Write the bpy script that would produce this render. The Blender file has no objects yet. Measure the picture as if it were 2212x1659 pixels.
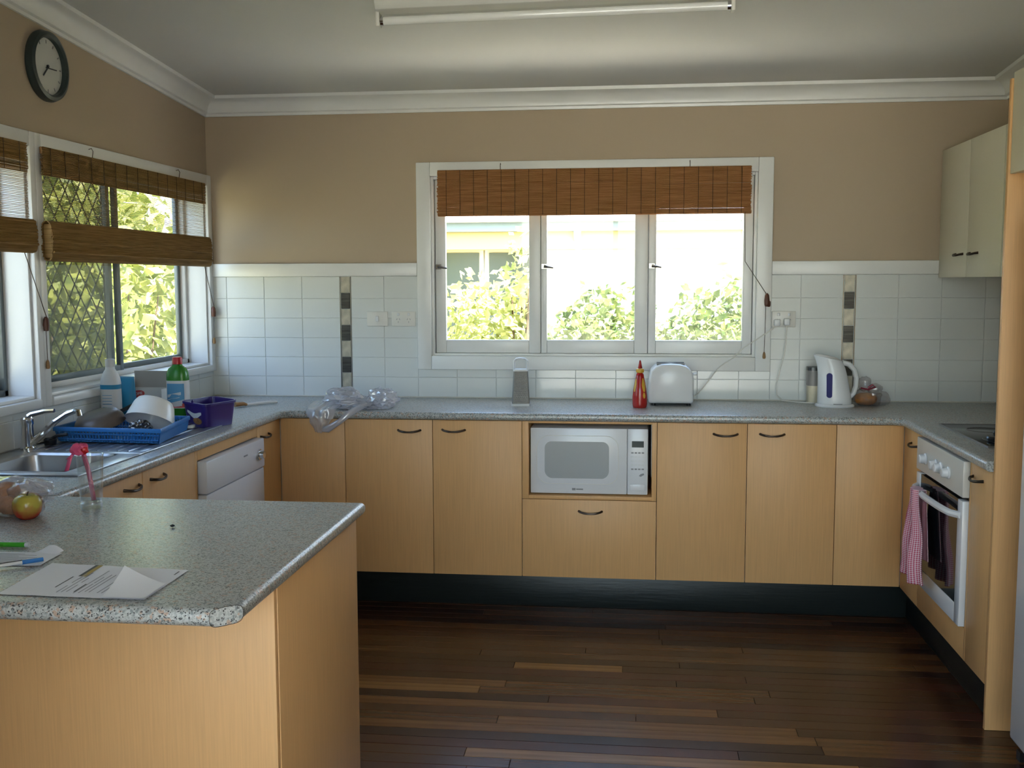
import bpy, bmesh, math, random
from mathutils import Vector, Matrix, noise
random.seed(7)
PI = math.pi
SC = bpy.context.scene
COL = SC.collection

# ------------------------------------------------------------------ camera
FPX = 2263.9
cam = bpy.data.cameras.new('camera')
cam.sensor_width = 36.0
cam.lens = FPX / 2212 * 36.0
cam.clip_start = 0.05
cam.clip_end = 300
camo = bpy.data.objects.new('camera', cam)
COL.objects.link(camo)
YAW, PITCH, ROLL = 0.1143, -0.0978, -0.0032
camo.matrix_world = (Matrix.Translation((0.497, -5.234, 1.489)) @ Matrix.Rotation(YAW, 4, 'Z')
                     @ Matrix.Rotation(PI / 2 + PITCH, 4, 'X') @ Matrix.Rotation(ROLL, 4, 'Z'))
SC.camera = camo

# ------------------------------------------------------------------ world, sun, flash, exposure
SC.view_settings.view_transform = 'Standard'
SC.view_settings.look = 'None'
SC.view_settings.gamma = 1.0
SC.view_settings.use_curve_mapping = False
SC.view_settings.exposure = 1.28
SC.cycles.use_denoising = True
SC.cycles.use_adaptive_sampling = True
SC.cycles.adaptive_threshold = 0.05
SC.cycles.max_bounces = 7
SC.cycles.diffuse_bounces = 3
SC.cycles.glossy_bounces = 4
SC.cycles.transparent_max_bounces = 10
SC.cycles.transmission_bounces = 8
SC.cycles.sample_clamp_indirect = 8
SC.cycles.caustics_reflective = False
SC.cycles.caustics_refractive = False

world = bpy.data.worlds.new('world')
SC.world = world
world.use_nodes = True
wn = world.node_tree.nodes
wn.clear()
wo = wn.new('ShaderNodeOutputWorld')
wb = wn.new('ShaderNodeBackground')
sky = wn.new('ShaderNodeTexSky')
sky.sky_type = 'NISHITA'
sky.sun_disc = False
sky.sun_elevation = math.radians(58)
sky.sun_rotation = math.radians(115)
sky.air_density = 1.0
sky.dust_density = 2.0
wb.inputs['Strength'].default_value = 0.75
world.node_tree.links.new(sky.outputs[0], wb.inputs['Color'])
world.node_tree.links.new(wb.outputs[0], wo.inputs['Surface'])

sun = bpy.data.lights.new('sun', 'SUN')
sun.energy = 26.0
sun.angle = math.radians(0.6)
sun.color = (1.0, 0.96, 0.92)
suno = bpy.data.objects.new('sun', sun)
COL.objects.link(suno)
suno.rotation_euler = Vector((0.40, -0.20, 0.89)).to_track_quat('Z', 'Y').to_euler()
suno.location = (3, -2, 8)

flash = bpy.data.lights.new('camera_flash', 'AREA')
flash.shape = 'RECTANGLE'
flash.size = 0.035
flash.size_y = 0.02
flash.energy = 0.2
flash.color = (1.0, 0.97, 0.93)
flasho = bpy.data.objects.new('camera_flash', flash)
COL.objects.link(flasho)
flasho.matrix_world = camo.matrix_world @ Matrix.Translation((-0.03, 0.05, 0.0))

def portal(name, loc, direction, w, h):
    l = bpy.data.lights.new(name, 'AREA')
    l.shape = 'RECTANGLE'
    l.size = w
    l.size_y = h
    l.cycles.is_portal = True
    o = bpy.data.objects.new(name, l)
    COL.objects.link(o)
    o.location = loc
    o.rotation_euler = (-Vector(direction)).to_track_quat('Z', 'Y').to_euler()
portal('portal_back', (0.29, 0.125, 1.56), (0, -1, 0), 1.7, 1.0)
portal('portal_left', (-1.83, -0.81, 1.53), (1, 0, 0), 1.55, 1.0)
portal('portal_left_near', (-1.83, -2.45, 1.53), (1, 0, 0), 1.55, 1.0)
portal('portal_rear', (0.28, -8.13, 1.46), (0, 1, 0), 3.8, 2.85)

# ------------------------------------------------------------------ mesh helpers
class MB:
    def __init__(s):
        s.v = []
        s.f = []
        s.m = None
    def add(s, vs, fs):
        n = len(s.v)
        for p in vs:
            p = Vector(p)
            s.v.append(s.m @ p if s.m else p)
        s.f += [tuple(i + n for i in f) for f in fs]
        return s
    def box(s, x0, x1, y0, y1, z0, z1):
        return s.add([(x0, y0, z0), (x1, y0, z0), (x1, y1, z0), (x0, y1, z0), (x0, y0, z1), (x1, y0, z1), (x1, y1, z1), (x0, y1, z1)],
                     [(0, 3, 2, 1), (4, 5, 6, 7), (0, 1, 5, 4), (1, 2, 6, 5), (2, 3, 7, 6), (3, 0, 4, 7)])
    def loft(s, rings, caps=True, closed=False):
        n = len(rings[0])
        vs = [p for r in rings for p in r]
        fs = []
        k = len(rings)
        for i in range(k if closed else k - 1):
            a, b = i * n, ((i + 1) % k) * n
            for j in range(n):
                j2 = (j + 1) % n
                fs.append((a + j, a + j2, b + j2, b + j))
        if caps and not closed:
            fs.append(tuple(range(n - 1, -1, -1)))
            fs.append(tuple((k - 1) * n + j for j in range(n)))
        return s.add(vs, fs)
    def lathe(s, prof, n=24, c=(0, 0, 0), caps=True):
        rings = [[(c[0] + max(r, 1e-4) * math.cos(2 * PI * j / n), c[1] + max(r, 1e-4) * math.sin(2 * PI * j / n), c[2] + z) for j in range(n)] for r, z in prof]
        return s.loft(rings, caps)
    def tube(s, pts, r, n=8, closed=False, flat=1.0):
        pts = [Vector(p) for p in pts]
        k = len(pts)
        rings = []
        up = None
        for i, p in enumerate(pts):
            a = pts[(i - 1) % k] if (closed or i > 0) else p
            b = pts[(i + 1) % k] if (closed or i < k - 1) else p
            t = (b - a)
            t = t.normalized() if t.length > 1e-9 else Vector((0, 0, 1))
            if up is None:
                up = Vector((0, 0, 1)) if abs(t.z) < 0.9 else Vector((1, 0, 0))
            x = t.cross(up)
            if x.length < 1e-6:
                x = t.orthogonal()
            x.normalize()
            y = x.cross(t).normalized()
            up = y
            rr = r[i] if isinstance(r, (list, tuple)) else r
            rings.append([p + x * (rr * flat * math.cos(2 * PI * j / n)) + y * (rr * math.sin(2 * PI * j / n)) for j in range(n)])
        return s.loft(rings, True, closed)
    def prism(s, poly, f0, f1):
        """poly: 2-D points; f0, f1 map a point to the two end faces"""
        return s.loft([[f0(a, b) for a, b in poly], [f1(a, b) for a, b in poly]])
    def grid(s, fn, nu, nv, thick=None):
        vs = [fn(i / nu, j / nv) for j in range(nv + 1) for i in range(nu + 1)]
        fs = [(j * (nu + 1) + i, j * (nu + 1) + i + 1, (j + 1) * (nu + 1) + i + 1, (j + 1) * (nu + 1) + i) for j in range(nv) for i in range(nu)]
        return s.add(vs, fs)

def ellring(cx, cy, rx, ry, z, n=28, p=2.0, tilt=0.0):
    out = []
    for j in range(n):
        a = 2 * PI * j / n
        c, si = math.cos(a), math.sin(a)
        x = rx * math.copysign(abs(c) ** (2 / p), c)
        y = ry * math.copysign(abs(si) ** (2 / p), si)
        out.append((cx + x, cy + y, z + tilt * x))
    return out

def wloc(o):
    v = Vector((0, 0, 0))
    while o is not None:
        v += o.location
        o = o.parent
    return v

def mesh_from(name, mb, bevel=0, seg=2, smooth=35, off=None):
    me = bpy.data.meshes.new(name)
    off = off or Vector((0, 0, 0))
    me.from_pydata([tuple(p - off) for p in mb.v], [], mb.f)
    bm = bmesh.new()
    bm.from_mesh(me)
    bmesh.ops.recalc_face_normals(bm, faces=bm.faces)
    if bevel:
        es = [e for e in bm.edges if len(e.link_faces) == 2 and e.calc_face_angle(0) > 0.5]
        bmesh.ops.bevel(bm, geom=es, offset=bevel, segments=seg, profile=0.5, affect='EDGES', clamp_overlap=True)
    bm.to_mesh(me)
    bm.free()
    if smooth:
        me.shade_smooth()
        me.set_sharp_from_angle(angle=math.radians(smooth))
    return me

def obj(name, mb, mat, parent=None, bevel=0, seg=2, smooth=35, kind=None, label=None):
    """links a mesh (given in world coordinates) as ONE object"""
    me = mesh_from(name, mb, bevel, seg, smooth, wloc(parent))
    if mat is not None:
        me.materials.append(mat)
    o = bpy.data.objects.new(name, me)
    COL.objects.link(o)
    o.parent = parent
    if kind:
        o['kind'] = kind
    if label:
        o['label'] = label
    return o

def inst(name, me, parent, loc, rot=(0, 0, 0)):
    o = bpy.data.objects.new(name, me)
    COL.objects.link(o)
    o.parent = parent
    o.location = Vector(loc) - wloc(parent)
    o.rotation_euler = rot
    return o

def tag(o, label, cat, group=None):
    o['label'] = label
    o['category'] = cat
    if group:
        o['group'] = group
    return o

def thing(name, label, cat, loc, group=None):
    o = bpy.data.objects.new(name, None)
    o.empty_display_size = 0.05
    COL.objects.link(o)
    o.location = loc
    return tag(o, label, cat, group)

def struct(name, mb, mat, label=None, **k):
    o = obj(name, mb, mat, **k)
    o['kind'] = 'structure'
    if label:
        o['label'] = label
    return o

# ------------------------------------------------------------------ materials
def mat(name, col, rough=0.5, metal=0.0, spec=0.5, coat=0.0, bump=0.0, bscale=60.0, vary=0.0, vscale=8.0, stretch=(1, 1, 1)):
    m = bpy.data.materials.new(name)
    m.use_nodes = True
    nt = m.node_tree
    b = nt.nodes['Principled BSDF']
    b.inputs['Base Color'].default_value = (*col, 1)
    b.inputs['Roughness'].default_value = rough
    b.inputs['Metallic'].default_value = metal
    b.inputs['Specular IOR Level'].default_value = spec
    b.inputs['Coat Weight'].default_value = coat
    b.inputs['Coat Roughness'].default_value = 0.08
    if vary or bump:
        tc = nt.nodes.new('ShaderNodeTexCoord')
        mp = nt.nodes.new('ShaderNodeMapping')
        mp.inputs['Scale'].default_value = stretch
        nt.links.new(tc.outputs['Object'], mp.inputs['Vector'])
        if vary:
            nz = nt.nodes.new('ShaderNodeTexNoise')
            nz.inputs['Scale'].default_value = vscale
            nz.inputs['Detail'].default_value = 5
            nt.links.new(mp.outputs[0], nz.inputs['Vector'])
            rp = nt.nodes.new('ShaderNodeValToRGB')
            rp.color_ramp.elements[0].position = 0.3
            rp.color_ramp.elements[1].position = 0.7
            rp.color_ramp.elements[0].color = (*[c * (1 - vary) for c in col], 1)
            rp.color_ramp.elements[1].color = (*[min(1, c * (1 + vary)) for c in col], 1)
            nt.links.new(nz.outputs['Fac'], rp.inputs['Fac'])
            nt.links.new(rp.outputs['Color'], b.inputs['Base Color'])
        if bump:
            n2 = nt.nodes.new('ShaderNodeTexNoise')
            n2.inputs['Scale'].default_value = bscale
            nt.links.new(mp.outputs[0], n2.inputs['Vector'])
            bp = nt.nodes.new('ShaderNodeBump')
            bp.inputs['Strength'].default_value = bump
            bp.inputs['Distance'].default_value = 0.002
            nt.links.new(n2.outputs['Fac'], bp.inputs['Height'])
            nt.links.new(bp.outputs['Normal'], b.inputs['Normal'])
    return m

def worktop_mat():
    m = mat('worktop_laminate', (0.36, 0.37, 0.33), 0.32, spec=0.9)
    nt = m.node_tree
    b = nt.nodes['Principled BSDF']
    tc = nt.nodes.new('ShaderNodeTexCoord')
    def fleck(scale, thr, soft=0.02):
        v = nt.nodes.new('ShaderNodeTexVoronoi')
        v.inputs['Scale'].default_value = scale
        nt.links.new(tc.outputs['Object'], v.inputs['Vector'])
        s = nt.nodes.new('ShaderNodeSeparateColor')
        nt.links.new(v.outputs['Color'], s.inputs[0])
        g = nt.nodes.new('ShaderNodeMath')
        g.operation = 'GREATER_THAN'
        g.inputs[1].default_value = thr
        nt.links.new(s.outputs[0], g.inputs[0])
        return g.outputs[0], s.outputs[1]
    base = None
    fac, _ = fleck(330, 0.5)
    def mix(fac, a, bcol):
        mx = nt.nodes.new('ShaderNodeMix')
        mx.data_type = 'RGBA'
        if isinstance(fac, float):
            mx.inputs[0].default_value = fac
        else:
            nt.links.new(fac, mx.inputs[0])
        for i, c in ((6, a), (7, bcol)):
            if isinstance(c, tuple):
                mx.inputs[i].default_value = (*c, 1)
            else:
                nt.links.new(c, mx.inputs[i])
        return mx.outputs[2]
    c = mix(fac, (0.36, 0.37, 0.355), (0.46, 0.47, 0.455))
    f2, _ = fleck(200, 0.86)
    c = mix(f2, c, (0.22, 0.245, 0.24))
    f3, _ = fleck(150, 0.90)
    c = mix(f3, c, (0.43, 0.31, 0.24))
    f4, _ = fleck(420, 0.88)
    c = mix(f4, c, (0.045, 0.045, 0.045))
    nt.links.new(c, b.inputs['Base Color'])
    return m

def maple_mat(name='maple_laminate', col=(0.68, 0.385, 0.160)):
    m = mat(name, col, 0.42, spec=0.35)
    nt = m.node_tree
    b = nt.nodes['Principled BSDF']
    tc = nt.nodes.new('ShaderNodeTexCoord')
    mp = nt.nodes.new('ShaderNodeMapping')
    mp.inputs['Scale'].default_value = (140, 140, 4.0)
    nz = nt.nodes.new('ShaderNodeTexNoise')
    nz.inputs['Scale'].default_value = 1.6
    nz.inputs['Detail'].default_value = 6
    nt.links.new(tc.outputs['Object'], mp.inputs[0])
    nt.links.new(mp.outputs[0], nz.inputs['Vector'])
    rp = nt.nodes.new('ShaderNodeValToRGB')
    rp.color_ramp.elements[0].position = 0.32
    rp.color_ramp.elements[1].position = 0.68
    rp.color_ramp.elements[0].color = (*[c * 0.95 for c in col], 1)
    rp.color_ramp.elements[1].color = (*[c * 1.05 for c in col], 1)
    nt.links.new(nz.outputs['Fac'], rp.inputs[0])
    nt.links.new(rp.outputs[0], b.inputs['Base Color'])
    return m

def glass_mat(name, tint=(1, 1, 1), refl=0.08, rough=0.0, body=0.0, bodycol=(0.8, 0.8, 0.8)):
    """thin pane: transparent with a weak mirror reflection, optionally some milky body"""
    m = bpy.data.materials.new(name)
    m.use_nodes = True
    nt = m.node_tree
    nt.nodes.clear()
    out = nt.nodes.new('ShaderNodeOutputMaterial')
    tr = nt.nodes.new('ShaderNodeBsdfTransparent')
    tr.inputs[0].default_value = (*tint, 1)
    gl = nt.nodes.new('ShaderNodeBsdfGlossy')
    gl.inputs['Roughness'].default_value = rough
    lw = nt.nodes.new('ShaderNodeLayerWeight')
    lw.inputs['Blend'].default_value = 0.5
    pw = nt.nodes.new('ShaderNodeMath')
    pw.operation = 'POWER'
    pw.inputs[1].default_value = 5.0
    mx = nt.nodes.new('ShaderNodeMixShader')
    mu = nt.nodes.new('ShaderNodeMath')
    mu.operation = 'MULTIPLY_ADD'
    mu.inputs[1].default_value = 0.9
    mu.inputs[2].default_value = refl
    mu.use_clamp = True
    nt.links.new(lw.outputs['Facing'], pw.inputs[0])
    nt.links.new(pw.outputs[0], mu.inputs[0])
    nt.links.new(mu.outputs[0], mx.inputs[0])
    last = tr.outputs[0]
    if body:
        df = nt.nodes.new('ShaderNodeBsdfDiffuse')
        df.inputs[0].default_value = (*bodycol, 1)
        tl = nt.nodes.new('ShaderNodeBsdfTranslucent')
        tl.inputs[0].default_value = (*bodycol, 1)
        m2 = nt.nodes.new('ShaderNodeMixShader')
        m2.inputs[0].default_value = 0.4
        nt.links.new(df.outputs[0], m2.inputs[1])
        nt.links.new(tl.outputs[0], m2.inputs[2])
        m3 = nt.nodes.new('ShaderNodeMixShader')
        m3.inputs[0].default_value = body
        nt.links.new(tr.outputs[0], m3.inputs[1])
        nt.links.new(m2.outputs[0], m3.inputs[2])
        last = m3.outputs[0]
    nt.links.new(last, mx.inputs[1])
    nt.links.new(gl.outputs[0], mx.inputs[2])
    nt.links.new(mx.outputs[0], out.inputs[0])
    return m

def leaf_mat(name, c0, c1, trans=0.4):
    m = bpy.data.materials.new(name)
    m.use_nodes = True
    nt = m.node_tree
    nt.nodes.clear()
    out = nt.nodes.new('ShaderNodeOutputMaterial')
    tc = nt.nodes.new('ShaderNodeTexCoord')
    nz = nt.nodes.new('ShaderNodeTexNoise')
    nz.inputs['Scale'].default_value = 9
    rp = nt.nodes.new('ShaderNodeValToRGB')
    rp.color_ramp.elements[0].position = 0.35
    rp.color_ramp.elements[1].position = 0.65
    rp.color_ramp.elements[0].color = (*c0, 1)
    rp.color_ramp.elements[1].color = (*c1, 1)
    nt.links.new(tc.outputs['Object'], nz.inputs['Vector'])
    nt.links.new(nz.outputs['Fac'], rp.inputs[0])
    df = nt.nodes.new('ShaderNodeBsdfPrincipled')
    df.inputs['Roughness'].default_value = 0.45
    tl = nt.nodes.new('ShaderNodeBsdfTranslucent')
    mx = nt.nodes.new('ShaderNodeMixShader')
    mx.inputs[0].default_value = trans
    nt.links.new(rp.outputs[0], df.inputs['Base Color'])
    nt.links.new(rp.outputs[0], tl.inputs[0])
    nt.links.new(df.outputs[0], mx.inputs[1])
    nt.links.new(tl.outputs[0], mx.inputs[2])
    nt.links.new(mx.outputs[0], out.inputs[0])
    return m

def reed_mat(name, c0, c1):
    m = mat(name, c0, 0.6, spec=0.25)
    nt = m.node_tree
    b = nt.nodes['Principled BSDF']
    tc = nt.nodes.new('ShaderNodeTexCoord')
    mp = nt.nodes.new('ShaderNodeMapping')
    mp.inputs['Scale'].default_value = (6, 6, 260)
    nz = nt.nodes.new('ShaderNodeTexNoise')
    nz.inputs['Scale'].default_value = 1.0
    nz.inputs['Detail'].default_value = 3
    rp = nt.nodes.new('ShaderNodeValToRGB')
    rp.color_ramp.elements[0].position = 0.35
    rp.color_ramp.elements[1].position = 0.65
    rp.color_ramp.elements[0].color = (*c0, 1)
    rp.color_ramp.elements[1].color = (*c1, 1)
    nt.links.new(tc.outputs['Object'], mp.inputs[0])
    nt.links.new(mp.outputs[0], nz.inputs['Vector'])
    nt.links.new(nz.outputs['Fac'], rp.inputs[0])
    nt.links.new(rp.outputs[0], b.inputs['Base Color'])
    tl = nt.nodes.new('ShaderNodeBsdfTranslucent')
    nt.links.new(rp.outputs[0], tl.inputs[0])
    ms = nt.nodes.new('ShaderNodeMixShader')
    ms.inputs[0].default_value = 0.35
    nt.links.new(b.outputs[0], ms.inputs[1])
    nt.links.new(tl.outputs[0], ms.inputs[2])
    nt.links.new(ms.outputs[0], nt.nodes['Material Output'].inputs['Surface'])
    return m

def check_mat():
    m = mat('pink_check', (0.6, 0.15, 0.2), 0.9, spec=0.1)
    nt = m.node_tree
    b = nt.nodes['Principled BSDF']
    tc = nt.nodes.new('ShaderNodeTexCoord')
    sp = nt.nodes.new('ShaderNodeSeparateXYZ')
    nt.links.new(tc.outputs['UV'], sp.inputs[0])
    def stripe(i):
        a = nt.nodes.new('ShaderNodeMath'); a.operation = 'MULTIPLY'; a.inputs[1].default_value = 1.0
        nt.links.new(sp.outputs[i], a.inputs[0])
        f = nt.nodes.new('ShaderNodeMath'); f.operation = 'FRACT'
        nt.links.new(a.outputs[0], f.inputs[0])
        g = nt.nodes.new('ShaderNodeMath'); g.operation = 'GREATER_THAN'; g.inputs[1].default_value = 0.5
        nt.links.new(f.outputs[0], g.inputs[0])
        return g.outputs[0]
    ad = nt.nodes.new('ShaderNodeMath'); ad.operation = 'ADD'
    nt.links.new(stripe(0), ad.inputs[0])
    nt.links.new(stripe(1), ad.inputs[1])
    dv = nt.nodes.new('ShaderNodeMath'); dv.operation = 'MULTIPLY'; dv.inputs[1].default_value = 0.5
    nt.links.new(ad.outputs[0], dv.inputs[0])
    rp = nt.nodes.new('ShaderNodeValToRGB')
    rp.color_ramp.elements[0].color = (0.80, 0.62, 0.66, 1)
    rp.color_ramp.elements[1].color = (0.50, 0.03, 0.09, 1)
    nt.links.new(dv.outputs[0], rp.inputs[0])
    nt.links.new(rp.outputs[0], b.inputs['Base Color'])
    return m

def apple_mat():
    m = mat('apple_skin', (0.6, 0.2, 0.05), 0.22, spec=0.5)
    nt = m.node_tree
    b = nt.nodes['Principled BSDF']
    tc = nt.nodes.new('ShaderNodeTexCoord')
    nz = nt.nodes.new('ShaderNodeTexNoise'); nz.inputs['Scale'].default_value = 26
    sp = nt.nodes.new('ShaderNodeSeparateXYZ')
    nt.links.new(tc.outputs['Object'], sp.inputs[0])
    nt.links.new(tc.outputs['Object'], nz.inputs['Vector'])
    a = nt.nodes.new('ShaderNodeMath'); a.operation = 'MULTIPLY_ADD'
    a.inputs[1].default_value = 16.0; a.inputs[2].default_value = -0.35
    nt.links.new(sp.outputs[2], a.inputs[0])
    ad = nt.nodes.new('ShaderNodeMath'); ad.operation = 'ADD'
    nt.links.new(a.outputs[0], ad.inputs[0])
    nt.links.new(nz.outputs['Fac'], ad.inputs[1])
    rp = nt.nodes.new('ShaderNodeValToRGB')
    rp.color_ramp.elements[0].position = 0.35
    rp.color_ramp.elements[0].color = (0.42, 0.05, 0.03, 1)
    rp.color_ramp.elements[1].position = 0.8
    rp.color_ramp.elements[1].color = (0.42, 0.36, 0.06, 1)
    nt.links.new(ad.outputs[0], rp.inputs[0])
    nt.links.new(rp.outputs[0], b.inputs['Base Color'])
    return m

M = {}
M['wall'] = mat('beige_paint', (0.46, 0.365, 0.265), 0.6, spec=0.3, bump=0.05, bscale=300)
M['ceiling'] = mat('ceiling_paint', (0.65, 0.64, 0.61), 0.75, spec=0.2, vary=0.03, vscale=1.5)
M['white'] = mat('white_gloss_paint', (0.78, 0.78, 0.77), 0.28, spec=0.5, vary=0.02, vscale=6)
M['tile'] = mat('white_tile_glaze', (0.70, 0.72, 0.71), 0.16, spec=0.5)
M['grout'] = mat('grout', (0.70, 0.71, 0.70), 0.8)
M['accent_light'] = mat('accent_tile_light', (0.50, 0.46, 0.37), 0.3, metal=0.3, vary=0.3, vscale=30)
M['accent_dark'] = mat('accent_tile_dark', (0.10, 0.095, 0.085), 0.25, metal=0.4, vary=0.5, vscale=40, stretch=(0.3, 1, 3))
M['accent_edge'] = mat('accent_metal_edge', (0.45, 0.43, 0.40), 0.2, metal=1.0)
M['maple'] = maple_mat()
M['worktop'] = worktop_mat()
M['kick'] = mat('black_kick', (0.012, 0.015, 0.014), 0.35, spec=0.3, bump=0.4, bscale=10, stretch=(1, 1, 12))
M['carcass'] = mat('white_melamine', (0.62, 0.62, 0.62), 0.5)
M['cream'] = mat('cream_cabinet', (0.66, 0.62, 0.50), 0.4)
M['bronze'] = mat('dark_bronze', (0.09, 0.065, 0.05), 0.32, metal=0.85)
M['chrome'] = mat('chrome', (0.75, 0.76, 0.78), 0.08, metal=1.0)
M['steel'] = mat('brushed_steel', (0.42, 0.43, 0.44), 0.32, metal=0.9, bump=0.05, bscale=30, stretch=(1, 10, 1))
M['whiteplastic'] = mat('white_plastic', (0.72, 0.73, 0.75), 0.25)
M['switchplastic'] = mat('switch_plastic', (0.72, 0.70, 0.66), 0.3)
M['appliance'] = mat('white_enamel', (0.72, 0.72, 0.74), 0.22)
M['ovenpanel'] = mat('oven_panel_enamel', (0.62, 0.60, 0.56), 0.3)
M['mwwindow'] = mat('microwave_window', (0.30, 0.31, 0.31), 0.25, bump=0.1, bscale=900)
M['black'] = mat('black_plastic', (0.012, 0.012, 0.013), 0.3)
M['blackglass'] = mat('black_glass', (0.010, 0.010, 0.011), 0.06, spec=0.5)
M['hobglass'] = mat('hob_glass', (0.035, 0.037, 0.042), 0.12, spec=0.5)
M['display'] = mat('green_display', (0.006, 0.014, 0.007), 0.45)
M['greyprint'] = mat('grey_print', (0.25, 0.25, 0.26), 0.6)
M['glass'] = glass_mat('window_glass', (0.96, 0.98, 0.96), 0.045)
M['flyscreen'] = glass_mat('fly_screen_mesh', (0.50, 0.50, 0.47), 0.0, body=0.10, bodycol=(0.25, 0.25, 0.23))
M['vaseglass'] = glass_mat('vase_glass', (0.96, 0.97, 0.97), 0.09, body=0.035, bodycol=(0.8, 0.85, 0.9))
M['glassbase'] = glass_mat('thick_glass', (0.92, 0.94, 0.94), 0.22, 0.05, body=0.22, bodycol=(0.9, 0.92, 0.95))
M['wrap'] = glass_mat('clear_wrap', (0.96, 0.94, 0.94), 0.10, 0.12, body=0.13, bodycol=(0.72, 0.68, 0.70))
M['bag'] = glass_mat('grey_bag_film', (0.9, 0.9, 0.93), 0.14, 0.2, body=0.46, bodycol=(0.80, 0.79, 0.84))
M['alu'] = mat('grey_aluminium', (0.16, 0.18, 0.18), 0.4, metal=0.5)
M['screen'] = mat('screen_grille', (0.05, 0.05, 0.04), 0.5)
M['reed'] = reed_mat('bamboo_reed', (0.31, 0.18, 0.058), (0.52, 0.32, 0.12))
M['reed_red'] = reed_mat('bamboo_reed_red', (0.42, 0.20, 0.075), (0.62, 0.33, 0.15))
M['cord'] = mat('brown_cord', (0.06, 0.035, 0.022), 0.8)
M['toggle'] = mat('dark_wood_toggle', (0.10, 0.03, 0.015), 0.4)
M['tan_wood'] = mat('tan_wood', (0.30, 0.16, 0.06), 0.5)
M['clockrim'] = mat('clock_rim', (0.035, 0.05, 0.05), 0.35)
M['clockface'] = mat('clock_face', (0.55, 0.55, 0.53), 0.5)
M['tube'] = mat('tube_glass', (0.80, 0.80, 0.78), 0.12, coat=0.5)
M['fitting'] = mat('fitting_enamel', (0.68, 0.67, 0.63), 0.35)
M['blue'] = mat('blue_plastic', (0.03, 0.18, 0.50), 0.35)
M['purple'] = mat('purple_plastic', (0.035, 0.018, 0.16), 0.3)
M['green'] = mat('green_liquid_bottle', (0.03, 0.22, 0.02), 0.25)
M['red'] = mat('red_cap', (0.50, 0.015, 0.02), 0.35)
M['lightblue'] = mat('light_blue_print', (0.10, 0.32, 0.55), 0.5)
M['cyan'] = mat('cyan_box', (0.02, 0.25, 0.48), 0.5)
M['label'] = mat('white_label', (0.70, 0.70, 0.70), 0.5)
M['redprint'] = mat('red_print', (0.55, 0.06, 0.05), 0.5)
M['bottlewhite'] = mat('white_bottle', (0.70, 0.71, 0.74), 0.35)
M['carton'] = mat('white_carton', (0.66, 0.65, 0.63), 0.7)
M['cartongrey'] = mat('grey_carton_board', (0.36, 0.34, 0.32), 0.8)
M['pan'] = mat('brown_pan', (0.11, 0.08, 0.06), 0.4, vary=0.3, vscale=18)
M['pot'] = mat('white_enamel_pot', (0.78, 0.76, 0.72), 0.3)
M['scourer'] = mat('steel_scourer', (0.16, 0.15, 0.14), 0.3, metal=0.8)
M['brownfood'] = mat('brown_food_print', (0.30, 0.14, 0.05), 0.5, vary=0.5, vscale=60)
M['grater'] = mat('grater_steel', (0.20, 0.19, 0.175), 0.45, metal=0.5, bump=0.8, bscale=320)
M['greyplastic'] = mat('grey_plastic', (0.22, 0.20, 0.19), 0.4)
M['palegrey'] = mat('pale_grey_plastic', (0.66, 0.66, 0.66), 0.35)
M['ketchup'] = mat('ketchup_red', (0.36, 0.012, 0.010), 0.2)
M['yellow'] = mat('yellow_plastic', (0.62, 0.36, 0.04), 0.4)
M['waterwin'] = mat('kettle_water_window', (0.03, 0.035, 0.16), 0.15)
M['beige'] = mat('beige_ceramic', (0.60, 0.54, 0.40), 0.45)
M['crust'] = mat('bread_crust', (0.42, 0.17, 0.035), 0.6, vary=0.35, vscale=30)
M['bun'] = mat('bread_roll_crust', (0.50, 0.24, 0.11), 0.6, vary=0.35, vscale=30)
M['darkred'] = mat('dark_red_tie', (0.20, 0.01, 0.03), 0.5)
M['towel'] = check_mat()
M['apple'] = apple_mat()
M['stalk'] = mat('apple_stalk', (0.06, 0.04, 0.015), 0.7)
M['paper'] = mat('paper', (0.80, 0.80, 0.85), 0.6)
M['ink'] = mat('printed_ink', (0.34, 0.34, 0.38), 0.7)
M['inkdark'] = mat('dark_ink', (0.10, 0.10, 0.11), 0.7)
M['gold'] = mat('gold_print', (0.45, 0.32, 0.08), 0.6)
M['penblue'] = mat('blue_pen', (0.02, 0.16, 0.45), 0.3)
M['pengreen'] = mat('green_pen', (0.05, 0.34, 0.03), 0.3)
M['penblack'] = mat('black_pen', (0.03, 0.03, 0.035), 0.3)
M['ribbon'] = mat('pink_ribbon', (0.55, 0.07, 0.17), 0.45)
M['crumb'] = mat('dark_crumb', (0.03, 0.03, 0.035), 0.8)
M['silicone'] = mat('sealant', (0.60, 0.57, 0.50), 0.5)
M['seam'] = mat('dark_seam', (0.06, 0.055, 0.05), 0.6)
FL = [(0.048, 0.018, 0.008), (0.075, 0.029, 0.011), (0.105, 0.044, 0.015), (0.072, 0.021, 0.012), (0.160, 0.071, 0.024), (0.028, 0.012, 0.009), (0.24, 0.118, 0.038)]
FLOORM = [mat('hardwood_%d' % i, c, 0.26, spec=0.5, vary=0.25, vscale=3, stretch=(0.6, 14, 1), bump=0.03, bscale=12) for i, c in enumerate(FL)]

# ------------------------------------------------------------------ room
XL, XR = -1.675, 2.235
YB = -8.0
def zc(y):
    """underside of the gently raked ceiling"""
    return 2.41 - 0.07 * y
def rbox(mb, x0, x1, y0, y1, z0):
    return mb.add([(x0, y0, z0), (x1, y0, z0), (x1, y1, z0), (x0, y1, z0), (x0, y0, zc(y0)), (x1, y0, zc(y0)), (x1, y1, zc(y1)), (x0, y1, zc(y1))],
                  [(0, 3, 2, 1), (4, 5, 6, 7), (0, 1, 5, 4), (1, 2, 6, 5), (2, 3, 7, 6), (3, 0, 4, 7)])

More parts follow.
